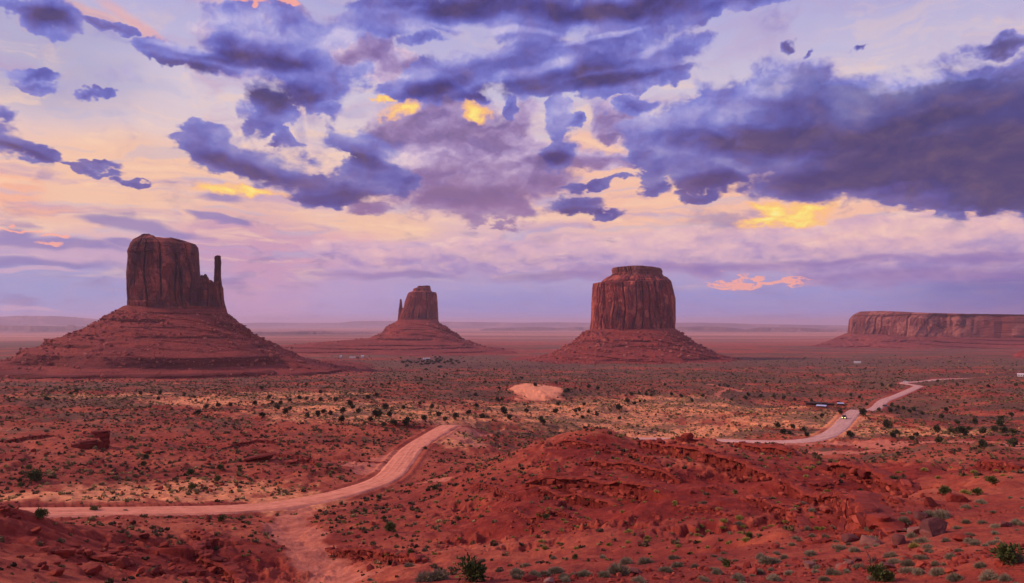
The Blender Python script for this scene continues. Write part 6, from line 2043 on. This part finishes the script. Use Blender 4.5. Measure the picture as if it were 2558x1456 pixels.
trailer('trailer_home', 'long silver trailer home among scrub right of the juniper grove', 'trailer', 1065, 899, 19, 3.6, 5.0, M_SILVER, M_WHITE, 0.1)
trailer('house', 'white box house at the left end of the far settlement', 'house', 851, 893.5, 6, 4.4, 6, M_WHITE, M_WHITE)
trailer('house', 'white tower-like house at the right end of the far settlement', 'house', 905, 894, 8, 5.5, 7, M_WHITE, M_SILVER)
trailer('trailer_home', 'pale long trailer in the middle of the far settlement', 'trailer', 880, 895.5, 16, 2.6, 4, M_WHITE, M_WHITE)
trailer('shed', 'dark red shed beside the pale trailer of the settlement', 'shed', 893, 895.5, 9, 3.0, 5, M_REDW, M_DARKW)
trailer('trailer_home', 'tiny pale trailer on the flat under the long mesa', 'trailer', 2141, 907.5, 14, 2.8, 4, M_WHITE, M_SILVER)
trailer('shed', 'reddish shed left of the tiny pale trailer on the flat', 'shed', 2114, 903, 9, 3.6, 6, M_REDW, M_REDW)
trailer('trailer_home', 'pale trailer cut by the frame on the shaded flat', 'trailer', 2552, 941, 9, 2.6, 4, M_WHITE, M_WHITE)


def stall(label, px, py, L, roofm, yaw=0.0, low=2.3):
    x, y, z = pick_ground(px, py, 480)
    o = link('market_stall', None, label=label, cat='stall', group='roadside stalls', loc=(x, y, z), rot=(0, 0, -math.atan2(x, y) + yaw))
    D = 3.2
    for sx_ in np.linspace(-L / 2 + 0.2, L / 2 - 0.2, max(2, int(L / 3))):
        for sy_ in (-D / 2, D / 2):
            box('post', 0.14, 0.14, low + (0.35 if sy_ > 0 else 0), M_DARKW, o, (float(sx_), sy_, -0.1), 0.0)
    prism('roof', [(-D / 2 - 0.4, low - 0.05), (D / 2 + 0.4, low + 0.4), (D / 2 + 0.4, low + 0.52), (-D / 2 - 0.4, low + 0.08)], L + 0.6, roofm, o, 0.0)
    box('counter', L - 0.6, 0.8, 0.9, M_REDW, o, (0, -D / 2 + 0.3, 0), 0.02)
    box('back_wall', L, 0.08, low - 0.1, M_DARKW, o, (0, D / 2 - 0.1, 0), 0.0)
    return o


stall('longest dark roofed stall at the left end of the roadside row', 2032, 1015.5, 10, M_DARKW)
stall('dark roofed stall second from the left in the roadside row', 2053, 1016, 6.5, M_DARKW)
stall('dark roofed stall beside the dark bush in the roadside row', 2072, 1015.5, 6.5, M_DARKW, 0.1)
stall('stall with a pale blue awning at the right end of the row', 2099, 1014.5, 4.5, M_TARP, 0.1, 2.2)
stall('small stall under a pale blue tarp in front of the row', 2051, 1022, 5.5, M_TARP, -0.15, 1.9)
# low timber rail in front of the stalls
x, y, z = pick_ground(2058, 1019.5, 480)
rl = link('timber_rail', None, label='low pinkish timber rail along the front of the stalls', cat='rail', loc=(x, y, z), rot=(0, 0, -math.atan2(x, y)))
box('beam', 21, 0.25, 0.22, M_REDW, rl, (0, 0, 0.55), 0.0)
for k in range(8):
    box('post', 0.2, 0.2, 0.7, M_DARKW, rl, (-10.2 + k * 2.9, 0.1, -0.1), 0.0)

# dead stump on the near shelf
x, y, z = pick_ground(*Z7(1325, 1318), 14)
r_ = np.random.RandomState(4)
st_ = link('dead_stump', None, label='twisted grey dead stump among the boulders of the near shelf', cat='stump', loc=(x, y, z))
for k in range(9):
    a = r_.uniform(0, 6.28); L = r_.uniform(0.15, 0.5); n_ = 7
    pts = [np.array([0, 0, -0.03])]
    d = np.array([math.cos(a) * 0.6, math.sin(a) * 0.6, r_.uniform(0.5, 1.2)])
    for q in range(n_):
        d = d + r_.normal(size=3) * 0.22; d /= np.linalg.norm(d)
        pts.append(pts[-1] + d * L / n_)
    vs, fs = [], []
    for i_, p_ in enumerate(pts):
        rad = 0.05 * (1 - i_ / (n_ + 0.5)) + 0.008
        for s_i in range(6):
            an = s_i * math.pi / 3
            vs.append(p_ + np.array([math.cos(an) * rad, math.sin(an) * rad, 0]))
    for i_ in range(n_):
        for s_i in range(6):
            fs.append([i_ * 6 + s_i, i_ * 6 + (s_i + 1) % 6, i_ * 6 + 6 + (s_i + 1) % 6, i_ * 6 + 6 + s_i])
    link('branch', np_mesh('branch', np.array(vs), np.array(fs), True, M_WOOD), st_)

# ------------------------------------------------------------------ the air between here and the horizon
hz = bpy.data.materials.new('haze')
hz.use_nodes = True
t = NT(hz.node_tree)
t.n.clear()
pv = t.new('ShaderNodeVolumePrincipled')
pv.inputs['Color'].default_value = (0.80, 0.76, 1.0, 1.0)
pv.inputs['Density'].default_value = 4.4e-5
pv.inputs['Anisotropy'].default_value = 0.2
out = t.new('ShaderNodeOutputMaterial')
t.l.new(pv.outputs[0], out.inputs['Volume'])
bm = bmesh.new()
bmesh.ops.create_cube(bm, size=1.0)
zlo, zhi = float(Z.min()) - 1.0, 235.0
bmesh.ops.scale(bm, verts=bm.verts, vec=(160000, 160000, zhi - zlo))
bmesh.ops.translate(bm, verts=bm.verts, vec=(0, 0, (zhi + zlo) / 2))
me = bpy.data.meshes.new('haze')
bm.to_mesh(me); bm.free()
me.materials.append(hz)
link('haze', me, kind='stuff')
